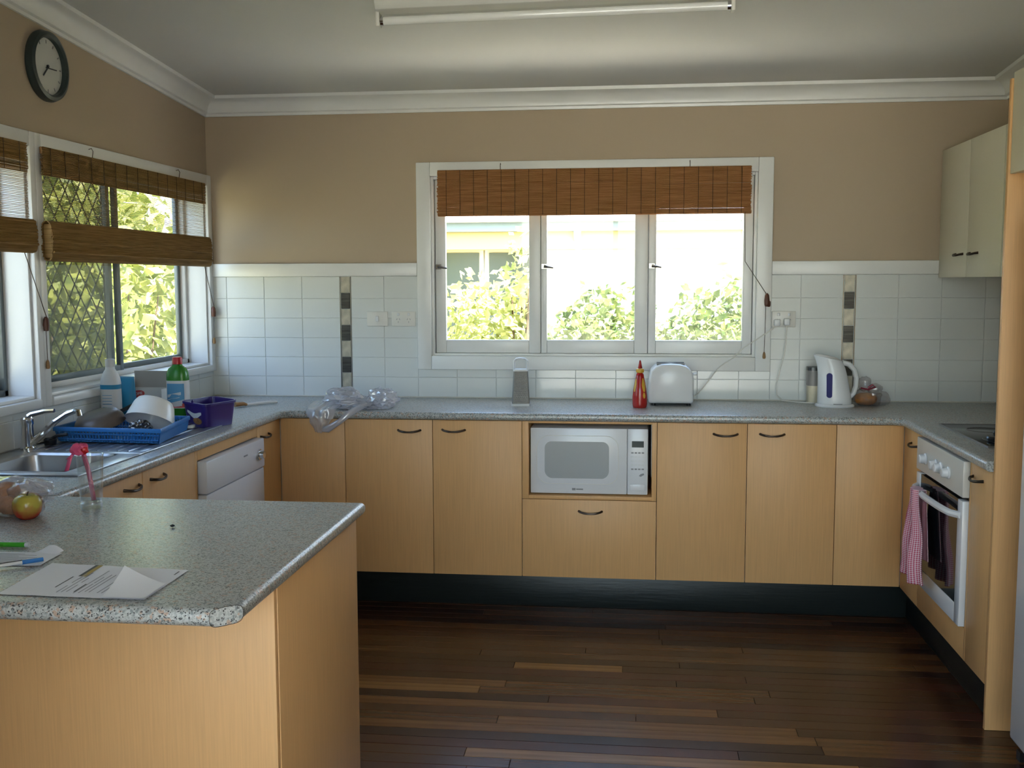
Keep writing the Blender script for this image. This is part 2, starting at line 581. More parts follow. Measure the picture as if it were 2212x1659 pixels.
# floor with its boards
floor = struct('floor', MB().box(XL - .15, XR + .15, YB - .12, 0.12, -0.30, -0.012), FLOORM[1], 'dark polished hardwood strip floor', smooth=0)
bw = 0.064
known = {  # row index counted from y=-0.55 towards the camera -> forced pieces (x0, x1, tone)
    12: [(0.05, 0.47, 6)], 15: [(-1.1, 0.04, 4), (0.04, 1.0, 2)], 16: [(-1.1, -0.05, 6)],
    18: [(-.55, .80, 4)], 20: [(-.6, .05, 2), (.05, 1.05, 4)], 21: [(-.5, 1.1, 4)], 24: [(-0.02, 1.2, 6)], 5: [(-.9, .62, 2)],
}
rowmesh = {}
def board(x0, x1, y1, tone):
    w = round(x1 - x0, 2)
    key = (w, tone)
    if key not in rowmesh:
        mb = MB().box(-w / 2 + .0006, w / 2 - .0006, -bw / 2 + .0006, bw / 2 - .0006, -0.012, 0)
        me = mesh_from('floor_board', mb, 0.0010, 1, 30)
        me.materials.append(FLOORM[tone])
        rowmesh[key] = me
    inst('floor_board', rowmesh[key], floor, ((x0 + x1) / 2, y1 - bw / 2, 0))
y = -0.50
r = 0
while y > -3.3:
    segs = []
    if r in known:
        for a, b, t in known[r]:
            segs.append((a, b, t))
    xs = [-1.12] if not segs else []
    x = -1.12
    cuts = sorted(segs)
    pos = -1.12
    for a, b, t in cuts + [(2.24, 2.24, -1)]:
        while a - pos > 0.05:
            L = min(a - pos, round(random.uniform(0.9, 2.4), 2))
            if a - pos - L < 0.3:
                L = a - pos
            tone = random.choice([0, 0, 1, 1, 2, 3, 5, 0]) if r not in (8, 9, 10) else random.choice([1, 2])
            board(pos, pos + L, y, tone)
            pos += L
        if t >= 0:
            board(max(a, pos), b, y, t)
            pos = b
    y -= bw
    r += 1

# ceiling
mb = MB().add([(XL - .5, YB - .5, zc(YB - .5)), (XR + .5, YB - .5, zc(YB - .5)), (XR + .5, 0.5, zc(.5)), (XL - .5, 0.5, zc(.5)),
               (XL - .5, YB - .5, zc(YB - .5) + .1), (XR + .5, YB - .5, zc(YB - .5) + .1), (XR + .5, 0.5, zc(.5) + .1), (XL - .5, 0.5, zc(.5) + .1)],
              [(0, 3, 2, 1), (4, 5, 6, 7), (0, 1, 5, 4), (1, 2, 6, 5), (2, 3, 7, 6), (3, 0, 4, 7)])
struct('ceiling', mb, M['ceiling'], 'white painted plaster ceiling', smooth=0)

# openings
WB = (-0.51, 1.095, 1.115, 2.010)      # back window: x0 x1 z0 z1
WL = (-1.565, -0.055, 1.065, 1.975)     # left window: y0 y1 z0 z1
WN = (-3.15, -1.64, 1.065, 1.975)       # nearer left window
mb = MB()
mb.box(XL - .15, WB[0], 0, .12, -.3, zc(0)).box(WB[1], XR + .15, 0, .12, -.3, zc(0)).box(WB[0], WB[1], 0, .12, -.3, WB[2]).box(WB[0], WB[1], 0, .12, WB[3], zc(0))
wall_back = struct('wall_back', mb, M['wall'], 'beige painted wall around the wide kitchen window', smooth=0)
mb = MB()
def lw(mb, y0, y1, z0, z1=None):
    if z1 is None:
        rbox(mb, XL - .15, XL, y0, y1, z0)
    else:
        mb.box(XL - .15, XL, y0, y1, z0, z1)
lw(mb, WL[1], 0.12, -.3); lw(mb, WN[1], WL[0], -.3); lw(mb, YB - .12, WN[0], -.3)
lw(mb, WL[0], WL[1], -.3, WL[2]); lw(mb, WL[0], WL[1], WL[3]); lw(mb, WN[0], WN[1], -.3, WN[2]); lw(mb, WN[0], WN[1], WN[3])
wall_left = struct('wall_left', mb, M['wall'], 'beige painted wall with the sink window', smooth=0)
wall_right = struct('wall_right', rbox(MB(), XR, XR + .15, YB - .12, .12, -.3), M['wall'], 'beige painted wall behind the oven run', smooth=0)
mb = MB()
R0, R1, RZ0, RZ1 = -1.62, 2.18, .03, 2.88
rbox(mb, XL, R0, YB - .12, YB, -.3); rbox(mb, R1, XR, YB - .12, YB, -.3); mb.box(R0, R1, YB - .12, YB, -.3, RZ0); rbox(mb, R0, R1, YB - .12, YB, RZ1)
struct('wall_rear', mb, M['wall'], 'beige wall behind the photographer with a glazed door', smooth=0)
mb = MB()
for a in (R0, (R0 + R1) / 2 - .03, R1 - .06):
    mb.box(a, a + .06, YB - .09, YB - .04, RZ0, RZ1)
mb.box(R0, R1, YB - .09, YB - .04, RZ0, RZ0 + .06).box(R0, R1, YB - .09, YB - .04, RZ1 - .06, RZ1)
d1 = struct('door_1', mb, M['alu'], 'glazed sliding door behind the photographer')
obj('glass_pane', MB().box(R0 + .05, R1 - .05, YB - .068, YB - .064, RZ0 + .05, RZ1 - .05), M['glass'], d1)

struct('shade_wall', rbox(MB(), XL, -.52, -4.42, -4.30, -.3), M['wall'], 'unseen short beige wall added to shade the peninsula front', smooth=0)  # added out of view to keep rear daylight off the peninsula front
# cornices (cove profile)
def cove(a, d, z):
    """profile points: distance from wall, height from cornice foot"""
    pts = [(0, 0), (.010, 0), (.012, .012), (.024, .016)]
    for i in range(7):
        t = i / 6 * PI / 2
        pts.append((.024 + .058 * (1 - math.cos(t)), .016 + .052 * math.sin(t)))
    pts += [(.092, .070), (.094, .085), (0, .085)]
    return pts
cp = cove(0, 0, 0)
mb = MB().loft([[(XL, -d, 2.325 + h + .07 * d) for d, h in cp], [(XR, -d, 2.325 + h + .07 * d) for d, h in cp]])
struct('trim_1', mb, M['white'], 'white coved cornice along the window wall')
mb = MB().loft([[(XL + d, 0, 2.325 + h) for d, h in cp], [(XL + d, YB, 2.325 + h - .07 * YB) for d, h in cp]])
struct('trim_2', mb, M['white'], 'white coved cornice above the wall clock')
mb = MB().loft([[(XR - d, 0, 2.325 + h) for d, h in cp], [(XR - d, YB, 2.325 + h - .07 * YB) for d, h in cp]])
struct('trim_3', mb, M['white'], 'white coved cornice above the fridge cupboard')

# dado rail above tiles
CABX = 1.945
struct('trim_4', MB().box(XL, -.582, -.022, 0, 1.516, 1.582), M['white'], 'white timber rail above the tiles beside the sink window', bevel=.004)
struct('trim_5', MB().box(1.168, CABX, -.022, 0, 1.516, 1.582), M['white'], 'white timber rail above the tiles by the overhead cupboard', bevel=.004)

# tiles
tcache = {}
def tile(wall, x0, x1, z0, z1, m, axis='y', name='tile', th=.008):
    w, h = round(x1 - x0 - .0016, 4), round(z1 - z0 - .0016, 4)
    if w < .006 or h < .006:
        return
    key = (w, h, m, axis, th)
    if key not in tcache:
        mb = MB()
        if axis == 'y':
            mb.box(-w / 2, w / 2, -th, 0.0, -h / 2, h / 2)
        else:
            mb.box(0.0, th, -w / 2, w / 2, -h / 2, h / 2)
        me = mesh_from(name, mb, .0014, 1, 0)
        me.materials.append(M[m])
        tcache[key] = me
    c, z = (x0 + x1) / 2, (z0 + z1) / 2
    o = inst(name, tcache[key], wall, (c, -.002, z) if axis == 'y' else (XL + .002, c, z))
    s = .0022
    o.rotation_euler = (random.uniform(-s, s), random.uniform(-s, s) * .3, random.uniform(-s, s))
obj('grout_bed', MB().box(XL, -.580, -.0062, 0, .902, 1.516).box(-.580, 1.167, -.0062, 0, .902, 1.046).box(1.167, XR, -.0062, 0, .902, 1.516), M['grout'], wall_back, smooth=0)
obj('grout_bed', MB().box(XL, XL + .0062, -2.6, 0, .902, 1.032), M['grout'], wall_left, smooth=0)
rows = [.904 + .1 * i for i in range(7)]
rows[-1] = 1.516
cols_l = [XL, -1.583, -1.383, -1.183, -.983]
S1 = (-.983, -.927)
cols_m = [-.927, -.755, -.582]
S2 = (1.508, 1.565)
cols_r = [1.168, 1.308, 1.508]
cols_rr = [1.565, 1.765, 1.965, 2.165, XR]
def zrows(z1):
    out = [z for z in rows if z < z1 - .02] + [z1]
    return list(zip(out[:-1], out[1:]))
for cols in (cols_l, cols_m, cols_r, cols_rr):
    for a, b in zip(cols[:-1], cols[1:]):
        for z0, z1 in zrows(1.516):
            tile(wall_back, a, b, z0, z1, 'tile')
cols_u = [-.582 + .0, -.382, -.182, .018, .218, .418, .618, .818, 1.018, 1.168]
for a, b in zip(cols_u[:-1], cols_u[1:]):
    for z0, z1 in zrows(1.046):
        tile(wall_back, a, b, z0, z1, 'tile')
for a, b in (S1, S2):
    z = 1.514
    k = 0
    while z > .91:
        h = min(.081, z - .904)
        tile(wall_back, a + .004, b - .004, z - h, z, ('accent_light', 'accent_dark')[k % 2], name='accent_tile', th=.009)
        z -= h + .0005
        k += 1
    for x in (a, b):
        obj('accent_edge', MB().box(x - .0025, x + .0025, -.0105, 0, .904, 1.515), M['accent_edge'], wall_back)
yy = 0.0
while yy > -2.5:
    for z0, z1 in ((.904, 1.004), (1.004, 1.032)):
        tile(wall_left, yy - .2, yy, z0, z1, 'tile', 'x')
    yy -= .2

# ------------------------------------------------------------------ back window
w1 = struct('window_1', MB().box(-.580, -.510, -.028, 0, 1.046, 2.078).box(1.095, 1.167, -.028, 0, 1.046, 2.078)
            .box(-.510, 1.095, -.028, 0, 2.010, 2.078).box(-.510, 1.095, -.028, 0, 1.046, 1.115), M['white'],
            'white timber casement window of three sashes above the back worktop', bevel=.004)
jm = MB().box(-.510, -.496, -.006, .12, 1.115, 2.010).box(1.081, 1.095, -.006, .12, 1.115, 2.010).box(-.496, 1.081, -.006, .12, 1.996, 2.010).box(-.496, 1.081, -.006, .12, 1.115, 1.127)
jm.box(.031, .052, .0465, .085, 1.127, 1.996).box(.563, .584, .0465, .085, 1.127, 1.996).box(-.496, -.484, .0465, .085, 1.127, 1.996).box(1.068, 1.081, .0465, .085, 1.127, 1.996).box(-.484, 1.068, .0465, .085, 1.127, 1.140)
obj('jamb', jm, M['white'], w1, bevel=.002)
sx = [(-.492, .040, -.440, -.018), (.043, .572, .072, .507), (.575, 1.078, .612, 1.032)]
catch = MB().tube([(0, 0, 0), (0, -.016, 0)], .010, 10).tube([(-.006, -.016, 0), (.018, -.020, -.004), (.040, -.018, -.008)], [.008, .006, .004], 8).box(-.02, .008, -.006, 0, -.012, .012)
catch_me = mesh_from('sash_catch', catch)
catch_me.materials.append(M['accent_edge'])
for a, b, ga, gb in sx:
    mb = MB().box(a, ga, .012, .045, 1.128, 1.995).box(gb, b, .012, .045, 1.128, 1.995).box(ga, gb, .012, .045, 1.128, 1.194).box(ga, gb, .012, .045, 1.94, 1.995)
    s = obj('sash', mb, M['white'], w1, bevel=.004)
    obj('glass_pane', MB().box(ga - .004, gb + .004, .026, .030, 1.190, 1.944), M['glass'], s, smooth=0)
    inst('sash_catch', catch_me, s, (a + .022, .012, 1.562))

# ------------------------------------------------------------------ left windows
def left_window(name, W, label, screen):
    y0, y1, z0, z1 = W
    a = .066 if name == 'window_2' else .07
    ya, yb = (y0 - .04, y1 + .05) if name == 'window_2' else (y0 - .07, y1 + .035)
    mb = MB().box(XL, XL + .024, ya, y0, 1.032, 2.03).box(XL, XL + .024, y1, yb, 1.032, 2.03).box(XL, XL + .024, y0, y1, z1, 2.03).box(XL, XL + .030, y0, y1, 1.032, z0)
    w = struct(name, mb, M['white'], label, bevel=.004)
    mb = MB().box(XL - .15, XL + .004, y1 - .012, y1, z0, z1).box(XL - .15, XL + .004, y0, y0 + .012, z0, z1).box(XL - .15, XL + .004, y0 + .012, y1 - .012, z1 - .012, z1).box(XL - .15, XL + .004, y0 + .012, y1 - .012, z0, z0 + .012)
    obj('jamb', mb, M['white'], w, bevel=.002)
    fy0, fy1, fz0, fz1 = y0 + .012, y1 - .012, z0 + .012, z1 - .012
    X = XL - .145
    mb = MB().box(X, X + .05, fy0, fy0 + .022, fz0, fz1).box(X, X + .05, fy1 - .022, fy1, fz0, fz1).box(X, X + .05, fy0, fy1, fz0, fz0 + .022).box(X, X + .05, fy0, fy1, fz1 - .022, fz1)
    obj('aluminium_frame', mb, M['white' if name == 'window_2' else 'alu'], w, bevel=.002)
    ym = fy0 + (fy1 - fy0) * .51
    for k, (p, q, xx) in enumerate(((fy0 + .02, ym + .03, X + .028), (ym - .03, fy1 - .018, X + .004))):
        t = .03
        mb = MB().box(xx, xx + .02, p, p + t, fz0 + .016, fz1 - .016).box(xx, xx + .02, q - t, q, fz0 + .016, fz1 - .016).box(xx, xx + .02, p + t, q - t, fz0 + .016, fz0 + .046).box(xx, xx + .02, p + t, q - t, fz1 - .046, fz1 - .016)
        s = obj('sash', mb, M['alu'], w, bevel=.002)
        obj('glass_pane', MB().box(xx + .008, xx + .012, p + t - .004, q - t + .004, fz0 + .042, fz1 - .042), M['glass'], s, smooth=0)
    if screen:
        g = MB()
        p, q, za, zb = fy0 + .02, ym, fz0 + .02, fz1 - .02
        xx = X - .012
        st = .088
        for sgn in (1, -1):
            n = int((q - p + zb - za) / st) + 2
            for i in range(-n, n + 1):
                # wavy diagonal strand z = za + sgn*(y-p)*1.25 + i*st
                pts = []
                for j in range(61):
                    yv = p + (q - p) * j / 60
                    zv = za + sgn * (yv - p) * 1.25 + i * st * 1.25
                    if za <= zv <= zb:
                        pts.append((xx, yv, zv))
                if len(pts) > 2:
                    g.tube(pts, .0032, 4)
        obj('fly_screen', MB().box(xx + .006, xx + .0065, p, q, za, zb), M['flyscreen'], w, smooth=0, label='fine grey fly screen')
        g.tube([(xx, p, za), (xx, q, za), (xx, q, zb), (xx, p, zb)], .006, 4, closed=True)
        obj('security_grille', g, M['screen'], w, kind='stuff', label='dark diamond security grille')
    return w
left_window('window_2', WL, 'white framed sliding window above the sink', True)
left_window('window_3', WN, 'white framed sliding window at the left edge of the picture', True)

# ------------------------------------------------------------------ outside
ground = struct('ground', MB().box(-40, 40, -40, 40, -.7, -.6), mat('lawn', (0.20, 0.19, 0.11), .9, vary=.3, vscale=3), 'grass around the house', smooth=0)
struct('path', MB().box(-8, 10, .4, 2.1, -.6, -.55), mat('pale_concrete', (0.62, 0.58, 0.50), .9, vary=.08, vscale=4), 'pale concrete path under the kitchen window', smooth=0)

struct('bounce_terrace', MB().box(-6, 7, -14, -8.2, -.6, -.06), mat('bounce_paving', (0.70, 0.68, 0.65), .9, vary=.08, vscale=3), 'unseen pale paving added to bounce sunlight through the rear door', smooth=0)  # unseen pale slab added as a sunlight reflector to raise the rear fill
LEAF = [leaf_mat('hedge_leaf', (0.06, 0.11, 0.03), (0.28, 0.31, 0.10)), leaf_mat('shrub_leaf', (0.14, 0.18, 0.04), (0.38, 0.39, 0.10), .5), leaf_mat('pale_leaf', (0.30, 0.33, 0.10), (0.54, 0.54, 0.24), .5)]
M['twig'] = mat('twig', (0.12, 0.08, 0.05), .9)
M['flower'] = mat('pink_flower', (0.7, 0.25, 0.22), .7)
def leaves(n, c, rad, size, rng, squash=1.0):
    mb = MB()
    for i in range(n):
        while True:
            p = Vector((rng.uniform(-1, 1), rng.uniform(-1, 1), rng.uniform(-1, 1)))
            if .35 < p.length < 1:
                break
        bump = 1 + .25 * noise.noise(p * 2.3 + Vector(c))
        q = Vector((c[0] + p.x * rad[0] * bump, c[1] + p.y * rad[1] * bump, c[2] + p.z * rad[2] * bump))
        L = size * rng.uniform(.6, 1.3)
        d = Vector((rng.uniform(-1, 1), rng.uniform(-1, 1), rng.uniform(-.9, .5))).normalized()
        s = d.orthogonal().normalized()
        s = (Matrix.Rotation(rng.uniform(0, 6.28), 3, d) @ s) * L * .28
        mb.add([q, q + d * L * .5 + s, q + d * L, q + d * L * .5 - s], [(0, 1, 2, 3)])
    return mb
def bush(name, label, cat, c, rad, n, size, m, seed, group=None, flowers=0):
    rng = random.Random(seed)
    t = thing(name, label, cat, (c[0], c[1], -.6), group)
    mb = MB()
    for i in range(7):
        a = rng.uniform(0, 6.28)
        e = (c[0] + math.cos(a) * rad[0] * .5, c[1] + math.sin(a) * rad[1] * .5, c[2] + rad[2] * .3)
        mb.tube([(c[0] + .05 * math.cos(a), c[1] + .05 * math.sin(a), -.6), ((c[0] + e[0]) / 2, (c[1] + e[1]) / 2, (c[2] - .6) / 2), e], [.02, .014, .006], 5)
    obj('stem', mb, M['twig'], t)
    obj('foliage', leaves(n, c, rad, size, rng), m, t, smooth=0, kind='stuff')
    return t
bush('hedge_shrub', 'leafy yellow-green shrub outside the left pane of the back window', 'shrub', (-.72, 2.75, .72), (.62, .5, .86), 3600, .085, LEAF[2], 1, 'shrubs outside the back window')
bush('hedge_shrub', 'leafy shrub outside the middle pane of the back window', 'shrub', (.30, 2.8, .55), (.62, .5, .90), 5200, .08, LEAF[0], 2, 'shrubs outside the back window')
bush('hedge_shrub', 'leafy shrub outside the right pane of the back window', 'shrub', (1.25, 2.8, .62), (.60, .5, .90), 5200, .08, LEAF[0], 3, 'shrubs outside the back window')
bush('hedge_sapling', 'slender pale green sapling rising above the shrubs in the left pane', 'shrub', (-.33, 2.5, 1.25), (.16, .16, .62), 240, .10, LEAF[2], 4)

# big leaved shrubs outside the sink window
def big_leaf_shrub(label, c, rad, n, nbig, seed, m):
    rng = random.Random(seed)
    t = bush('garden_shrub', label, 'shrub', c, rad, n, .12, m, seed, 'shrubs outside the sink window')
    lf = MB().add([(0, 0, 0), (.10, .035, .01), (.20, .03, -.01), (.27, 0, -.05), (.20, -.03, -.01), (.10, -.035, .01), (.10, 0, -.008), (.20, 0, -.025)],
                  [(0, 6, 1), (1, 6, 7, 2), (2, 7, 3), (0, 5, 6), (5, 4, 7, 6), (4, 3, 7)])
    me = mesh_from('leaf', lf, 0, 0, 60)
    me.materials.append(LEAF[2])
    for i in range(nbig):
        p = Vector((rng.uniform(.2, 1.0) * rad[0], rng.uniform(-1, 1) * rad[1], rng.uniform(-.6, .9) * rad[2])) + Vector(c)
        inst('leaf', me, t, p, (rng.uniform(-.6, .6), rng.uniform(-.2, 1.1), rng.uniform(-2.2, .6)))
    return t
big_leaf_shrub('tall leafy shrub outside the grilled pane of the sink window', (-3.3, .75, .9), (.7, .75, 1.6), 4200, 30, 11, LEAF[1])
big_leaf_shrub('large-leaved bright shrub outside the open pane of the sink window', (-3.4, 2.25, .9), (.75, .85, 1.65), 4200, 70, 12, LEAF[1])
bush('garden_tree', 'bushy tree standing further behind the sink window shrubs', 'tree', (-5.6, 3.4, 1.7), (1.3, 3.4, 2.4), 15000, .18, LEAF[1], 13)

# neighbour's house
nh = thing('neighbour_house', 'pale rendered house with blue gutter seen through the back window', 'house', (1, 8, -.6))
M['render_white'] = mat('pale_render', (0.82, 0.79, 0.75), .8)
M['render_yellow'] = mat('yellow_fascia', (0.66, 0.52, 0.28), .6)
M['gutterblue'] = mat('blue_gutter', (0.30, 0.38, 0.48), .4)
M['darkglass'] = mat('dark_window_glass', (0.09, 0.11, 0.10), .15)
hw = MB().box(-4.2, 7, 7.4, 11, -.6, 2.05)
obj('wall', hw, M['render_white'], nh, smooth=0)
obj('roof', MB().add([(-5, 6.7, 2.22), (8, 6.7, 2.22), (8, 9.2, 3.3), (-5, 9.2, 3.3), (-5, 11.6, 2.22), (8, 11.6, 2.22), (-5, 6.7, 2.16), (8, 6.7, 2.16), (8, 11.6, 2.16), (-5, 11.6, 2.16)],
                     [(0, 1, 2, 3), (3, 2, 5, 4), (6, 9, 8, 7), (0, 6, 7, 1), (4, 5, 8, 9), (0, 3, 4, 9, 6), (1, 7, 8, 5, 2)]), mat('grey_roof', (.30, .30, .32), .7), nh, smooth=0)
obj('fascia', MB().box(-4.2, 7, 7.0, 7.4, 1.86, 2.06), M['render_yellow'], nh, smooth=0)
g = obj('gutter', MB().box(-5, 8, 6.85, 6.97, 2.06, 2.20), M['gutterblue'], nh, bevel=.02)
obj('downpipe', MB().tube([(-.14, 6.93, 2.08), (-.14, 6.96, 2.00), (-.14, 7.3, 1.83)], .045, 8), M['gutterblue'], g)
for a, b in ((-1.95, -1.34), (-1.22, -.66)):
    f = obj('window', MB().box(a - .05, b + .05, 7.36, 7.42, .75, 1.88), M['render_white'], nh, smooth=0)
    obj('pane', MB().box(a, b, 7.345, 7.37, .80, 1.83), M['darkglass'], f, smooth=0)

# ------------------------------------------------------------------ handles (shared mesh)
hp = []
for i in range(13):
    t = i / 12 * 2 - 1
    hp.append((.052 * t, -.024 * (1 - t * t) ** .5 if abs(t) < 1 else 0, -.007 * (1 - t * t)))
hm = MB().tube([(-.052, .002, 0)] + hp[1:-1] + [(.052, .002, 0)], [.0058] + [.0048] * 4 + [.0040] * 3 + [.0048] * 4 + [.0058], 8)
handle_me = mesh_from('handle', hm)
handle_me.materials.append(M['bronze'])
def handle(door, loc, rz=0, rx=0):
    return inst('handle', handle_me, door, loc, (rx, 0, rz))

# ------------------------------------------------------------------ base cabinets
DZ0, DZ1 = .148, .862
FY = -.580
def front_y(root, x0, x1, z0, z1, name='door'):
    return obj(name, MB().box(x0 + .0012, x1 - .0012, FY, FY + .018, z0, z1), M['maple'], root, bevel=.0015)
def side_x(root, X, s, y0, y1, z0, z1, name='door', m='maple'):
    return obj(name, MB().box(min(X, X + .018 * s), max(X, X + .018 * s), y0 + .0012, y1 - .0012, z0, z1), M[m], root, bevel=.0015)
def carcass(root, x0, x1, y0, y1, z0=.15, z1=.864, name='carcass'):
    return obj(name, MB().box(x0, x1, y0, y1, z0, z1), M['carcass'], root, smooth=0)

XLF, XRF = -1.118, 1.671
bx = [XLF, -.812, -.402, .007, .611, 1.004, 1.386, XRF]

c = thing('base_cabinet', 'maple double-door cabinet left of the microwave, under the plastic bag', 'cabinet', (-.4, -.3, .145))
carcass(c, bx[1] + .001, bx[3] - .001, FY + .020, -.012)
d = front_y(c, bx[1], bx[2], DZ0, DZ1); handle(d, (-.510, FY, .814))
d = front_y(c, bx[2], bx[3], DZ0, DZ1); handle(d, (-.305, FY, .818))
c = thing('base_cabinet', 'maple double-door cabinet right of the microwave, below the kettle', 'cabinet', (1.0, -.3, .145))
carcass(c, bx[4] + .001, bx[6] - .001, FY + .020, -.012)
d = front_y(c, bx[4], bx[5], DZ0, DZ1); handle(d, (.910, FY, .815))
d = front_y(c, bx[5], bx[6], DZ0, DZ1); handle(d, (1.111, FY, .817))

# microwave housing
c = thing('microwave_cabinet', 'maple open cabinet holding the microwave above one deep drawer', 'cabinet', (.31, -.3, .145))
x0, x1 = bx[3], bx[4]
zs = .508
obj('side_panel', MB().box(x0 + .001, x0 + .030, FY, -.012, zs, DZ1), M['maple'], c, bevel=.001)
obj('side_panel', MB().box(x1 - .022, x1 - .001, FY, -.012, zs, DZ1), M['maple'], c, bevel=.001)
obj('top_rail', MB().box(x0 + .030, x1 - .022, FY, -.012, .853, DZ1 + .001), M['maple'], c, bevel=.001)
obj('shelf', MB().box(x0 + .030, x1 - .022, FY + .004, -.012, zs, zs + .016), M['maple'], c, bevel=.001)
obj('back_panel', MB().box(x0 + .030, x1 - .022, -.035, -.014, zs + .016, .853), M['greyplastic'], c, smooth=0)
obj('liner', MB().box(x1 - .0245, x1 - .0222, FY + .05, -.04, zs + .10, .850), M['palegrey'], c, smooth=0)
carcass(c, x0 + .001, x1 - .001, FY + .020, -.012, .15, zs - .001)
d = obj('drawer_front', MB().box(x0 + .0012, x1 - .0012, FY, FY + .018, DZ0, zs - .002), M['maple'], c, bevel=.0015)
handle(d, (.316, FY, .455))

# corner cabinets
c = thing('corner_cabinet', 'maple corner cabinet between the dishwasher and the back run', 'cabinet', (-1.3, -.3, .145))
carcass(c, XL + .012, XLF - .020, -.858, -.012)
obj('carcass', MB().box(XLF - .020, bx[1] - .001, FY + .020, -.012, .15, .864), M['carcass'], c, smooth=0)
front_y(c, XLF, bx[1], DZ0, DZ1)
d = side_x(c, XLF, -1, -.862, FY - .001, DZ0, DZ1); handle(d, (XLF, -.790, .814), PI / 2)
c = thing('corner_cabinet', 'maple corner cabinet between the back run and the oven', 'cabinet', (1.9, -.3, .145))
carcass(c, XRF + .020, XR - .012, -.848, -.012)
obj('carcass', MB().box(bx[6] + .001, XRF + .020, FY + .020, -.012, .15, .864), M['carcass'], c, smooth=0)
front_y(c, bx[6], XRF, DZ0, DZ1)
d = side_x(c, XRF, 1, -.852, FY - .001, DZ0, DZ1); handle(d, (XRF, -.755, .806), -PI / 2)

# left run: dishwasher and sink cabinet
c = thing('dishwasher_surround', 'maple rail and sides framing the white dishwasher', 'cabinet', (-1.4, -1.2, .145))
obj('top_rail', MB().box(XLF - .03, XLF, -1.512, -.880, .822, .864), M['maple'], c, bevel=.001)
obj('side_panel', MB().box(XL + .02, XLF, -.878, -.862, DZ0, .864), M['maple'], c, bevel=.001)
obj('side_panel', MB().box(XL + .02, XLF, -1.532, -1.514, DZ0, .864), M['maple'], c, bevel=.001)
dw = thing('dishwasher', 'white dishwasher with a round dial, built in beside the sink', 'dishwasher', (-1.38, -1.19, 0))
obj('body', MB().box(XL + .05, XLF - .062, -1.505, -.885, .0008, .147).box(XL + .05, XLF - .010, -1.505, -.885, .147, .815), M['appliance'], dw, smooth=0)
d = obj('door', MB().box(XLF - .009, XLF + .030, -1.506, -.886, .12, .690), M['appliance'], dw, bevel=.006)
p = obj('control_panel', MB().box(XLF - .009, XLF + .034, -1.506, -.886, .693, .818), M['appliance'], dw, bevel=.006)
k = MB(); k.m = Matrix.Translation((XLF + .034, -.955, .755)) @ Matrix.Rotation(PI / 2, 4, 'Y')
obj('dial', k.lathe([(.024, 0), (.024, .006), (.018, .008), (.016, .024), (.0, .025)], 20), M['chrome'], p)
k = MB().box(XLF + .034, XLF + .0352, -1.13, -1.09, .772, .778)
obj('panel_print', k, M['greyprint'], p)
c = thing('sink_cabinet', 'maple double-door cabinet under the sink', 'cabinet', (-1.4, -1.96, .145))
carcass(c, XL + .012, XLF - .020, -2.395, -1.533, .15, .70)
d = side_x(c, XLF, -1, -1.955, -1.533, DZ0, DZ1); handle(d, (XLF, -1.850, .826), PI / 2)
d = side_x(c, XLF, -1, -2.385, -1.957, DZ0, DZ1); handle(d, (XLF, -2.035, .824), PI / 2)

# right run: oven surround and narrow cabinet
c = thing('oven_surround', 'maple panel below and around the built-in oven', 'cabinet', (1.95, -1.15, .145))
obj('side_panel', MB().box(XRF, XR - .02, -.866, -.853, DZ0, .864), M['maple'], c, bevel=.001)
obj('side_panel', MB().box(XRF, XR - .02, -1.486, -1.472, DZ0, .864), M['maple'], c, bevel=.001)
obj('lower_panel', MB().box(XRF, XRF + .018, -1.472, -.866, DZ0, .262), M['maple'], c, bevel=.0015)
c = thing('base_cabinet', 'narrow maple cabinet between the oven and the tall panel', 'cabinet', (1.95, -1.6, .145))
carcass(c, XRF + .020, XR - .012, -1.700, -1.488)
d = side_x(c, XRF, 1, -1.702, -1.487, DZ0, DZ1); handle(d, (XRF, -1.560, .815), -PI / 2)

# kickboards
tag(obj('kickboard', MB().box(XLF - .04, XRF + .04, FY + .035, FY + .05, .0005, .146), M['kick'], bevel=.001), 'black kickboard under the back run of cabinets', 'kickboard')
tag(obj('kickboard', MB().box(XLF - .055, XLF - .040, -2.39, FY + .030, .0005, .146), M['kick'], bevel=.001), 'black kickboard under the sink side cabinets', 'kickboard')
tag(obj('kickboard', MB().box(XRF + .040, XRF + .055, -1.705, FY + .030, .0005, .146), M['kick'], bevel=.001), 'black kickboard under the oven side cabinets', 'kickboard')

# tall panel, overhead cabinets
tag(obj('tall_panel', MB().box(XRF - .002, XR - .004, -1.728, -1.710, .0008, 2.115), M['maple'], bevel=.0012), 'tall maple end panel between the oven run and the fridge', 'panel')
c = thing('overhead_cabinet', 'cream overhead cabinet with two doors on the right wall', 'cabinet', (2.09, -.85, 1.50))
obj('carcass', MB().box(CABX + .019, XR - .002, -1.706, -.012, 1.502, 2.092), M['cream'], c, smooth=0)
for i, (a, b, hy) in enumerate(((-.430, -.012, -.328), (-.860, -.432, -.530), (-1.280, -.862, -1.20), (-1.70, -1.282, -1.36))):
    d = side_x(c, CABX, 1, a, b, 1.500, 2.094, m='cream')
    handle(d, (CABX, hy, 1.603), -PI / 2)
c = thing('fridge_cabinet', 'cream cupboard above the fridge at the top right', 'cabinet', (1.95, -2.2, 1.82))
obj('carcass', MB().box(1.694, XR - .002, -2.70, -1.731, 1.822, 2.13), M['cream'], c, smooth=0)
for a, b in ((-2.215, -1.731), (-2.70, -2.217)):
    side_x(c, 1.674, 1, a, b, 1.820, 2.132, m='cream')
fr = thing('fridge', 'white fridge standing beyond the tall maple panel', 'fridge', (1.97, -2.28, 0))
obj('body', MB().box(1.745, XR - .03, -2.62, -1.925, .03, 1.70), M['appliance'], fr, bevel=.01)
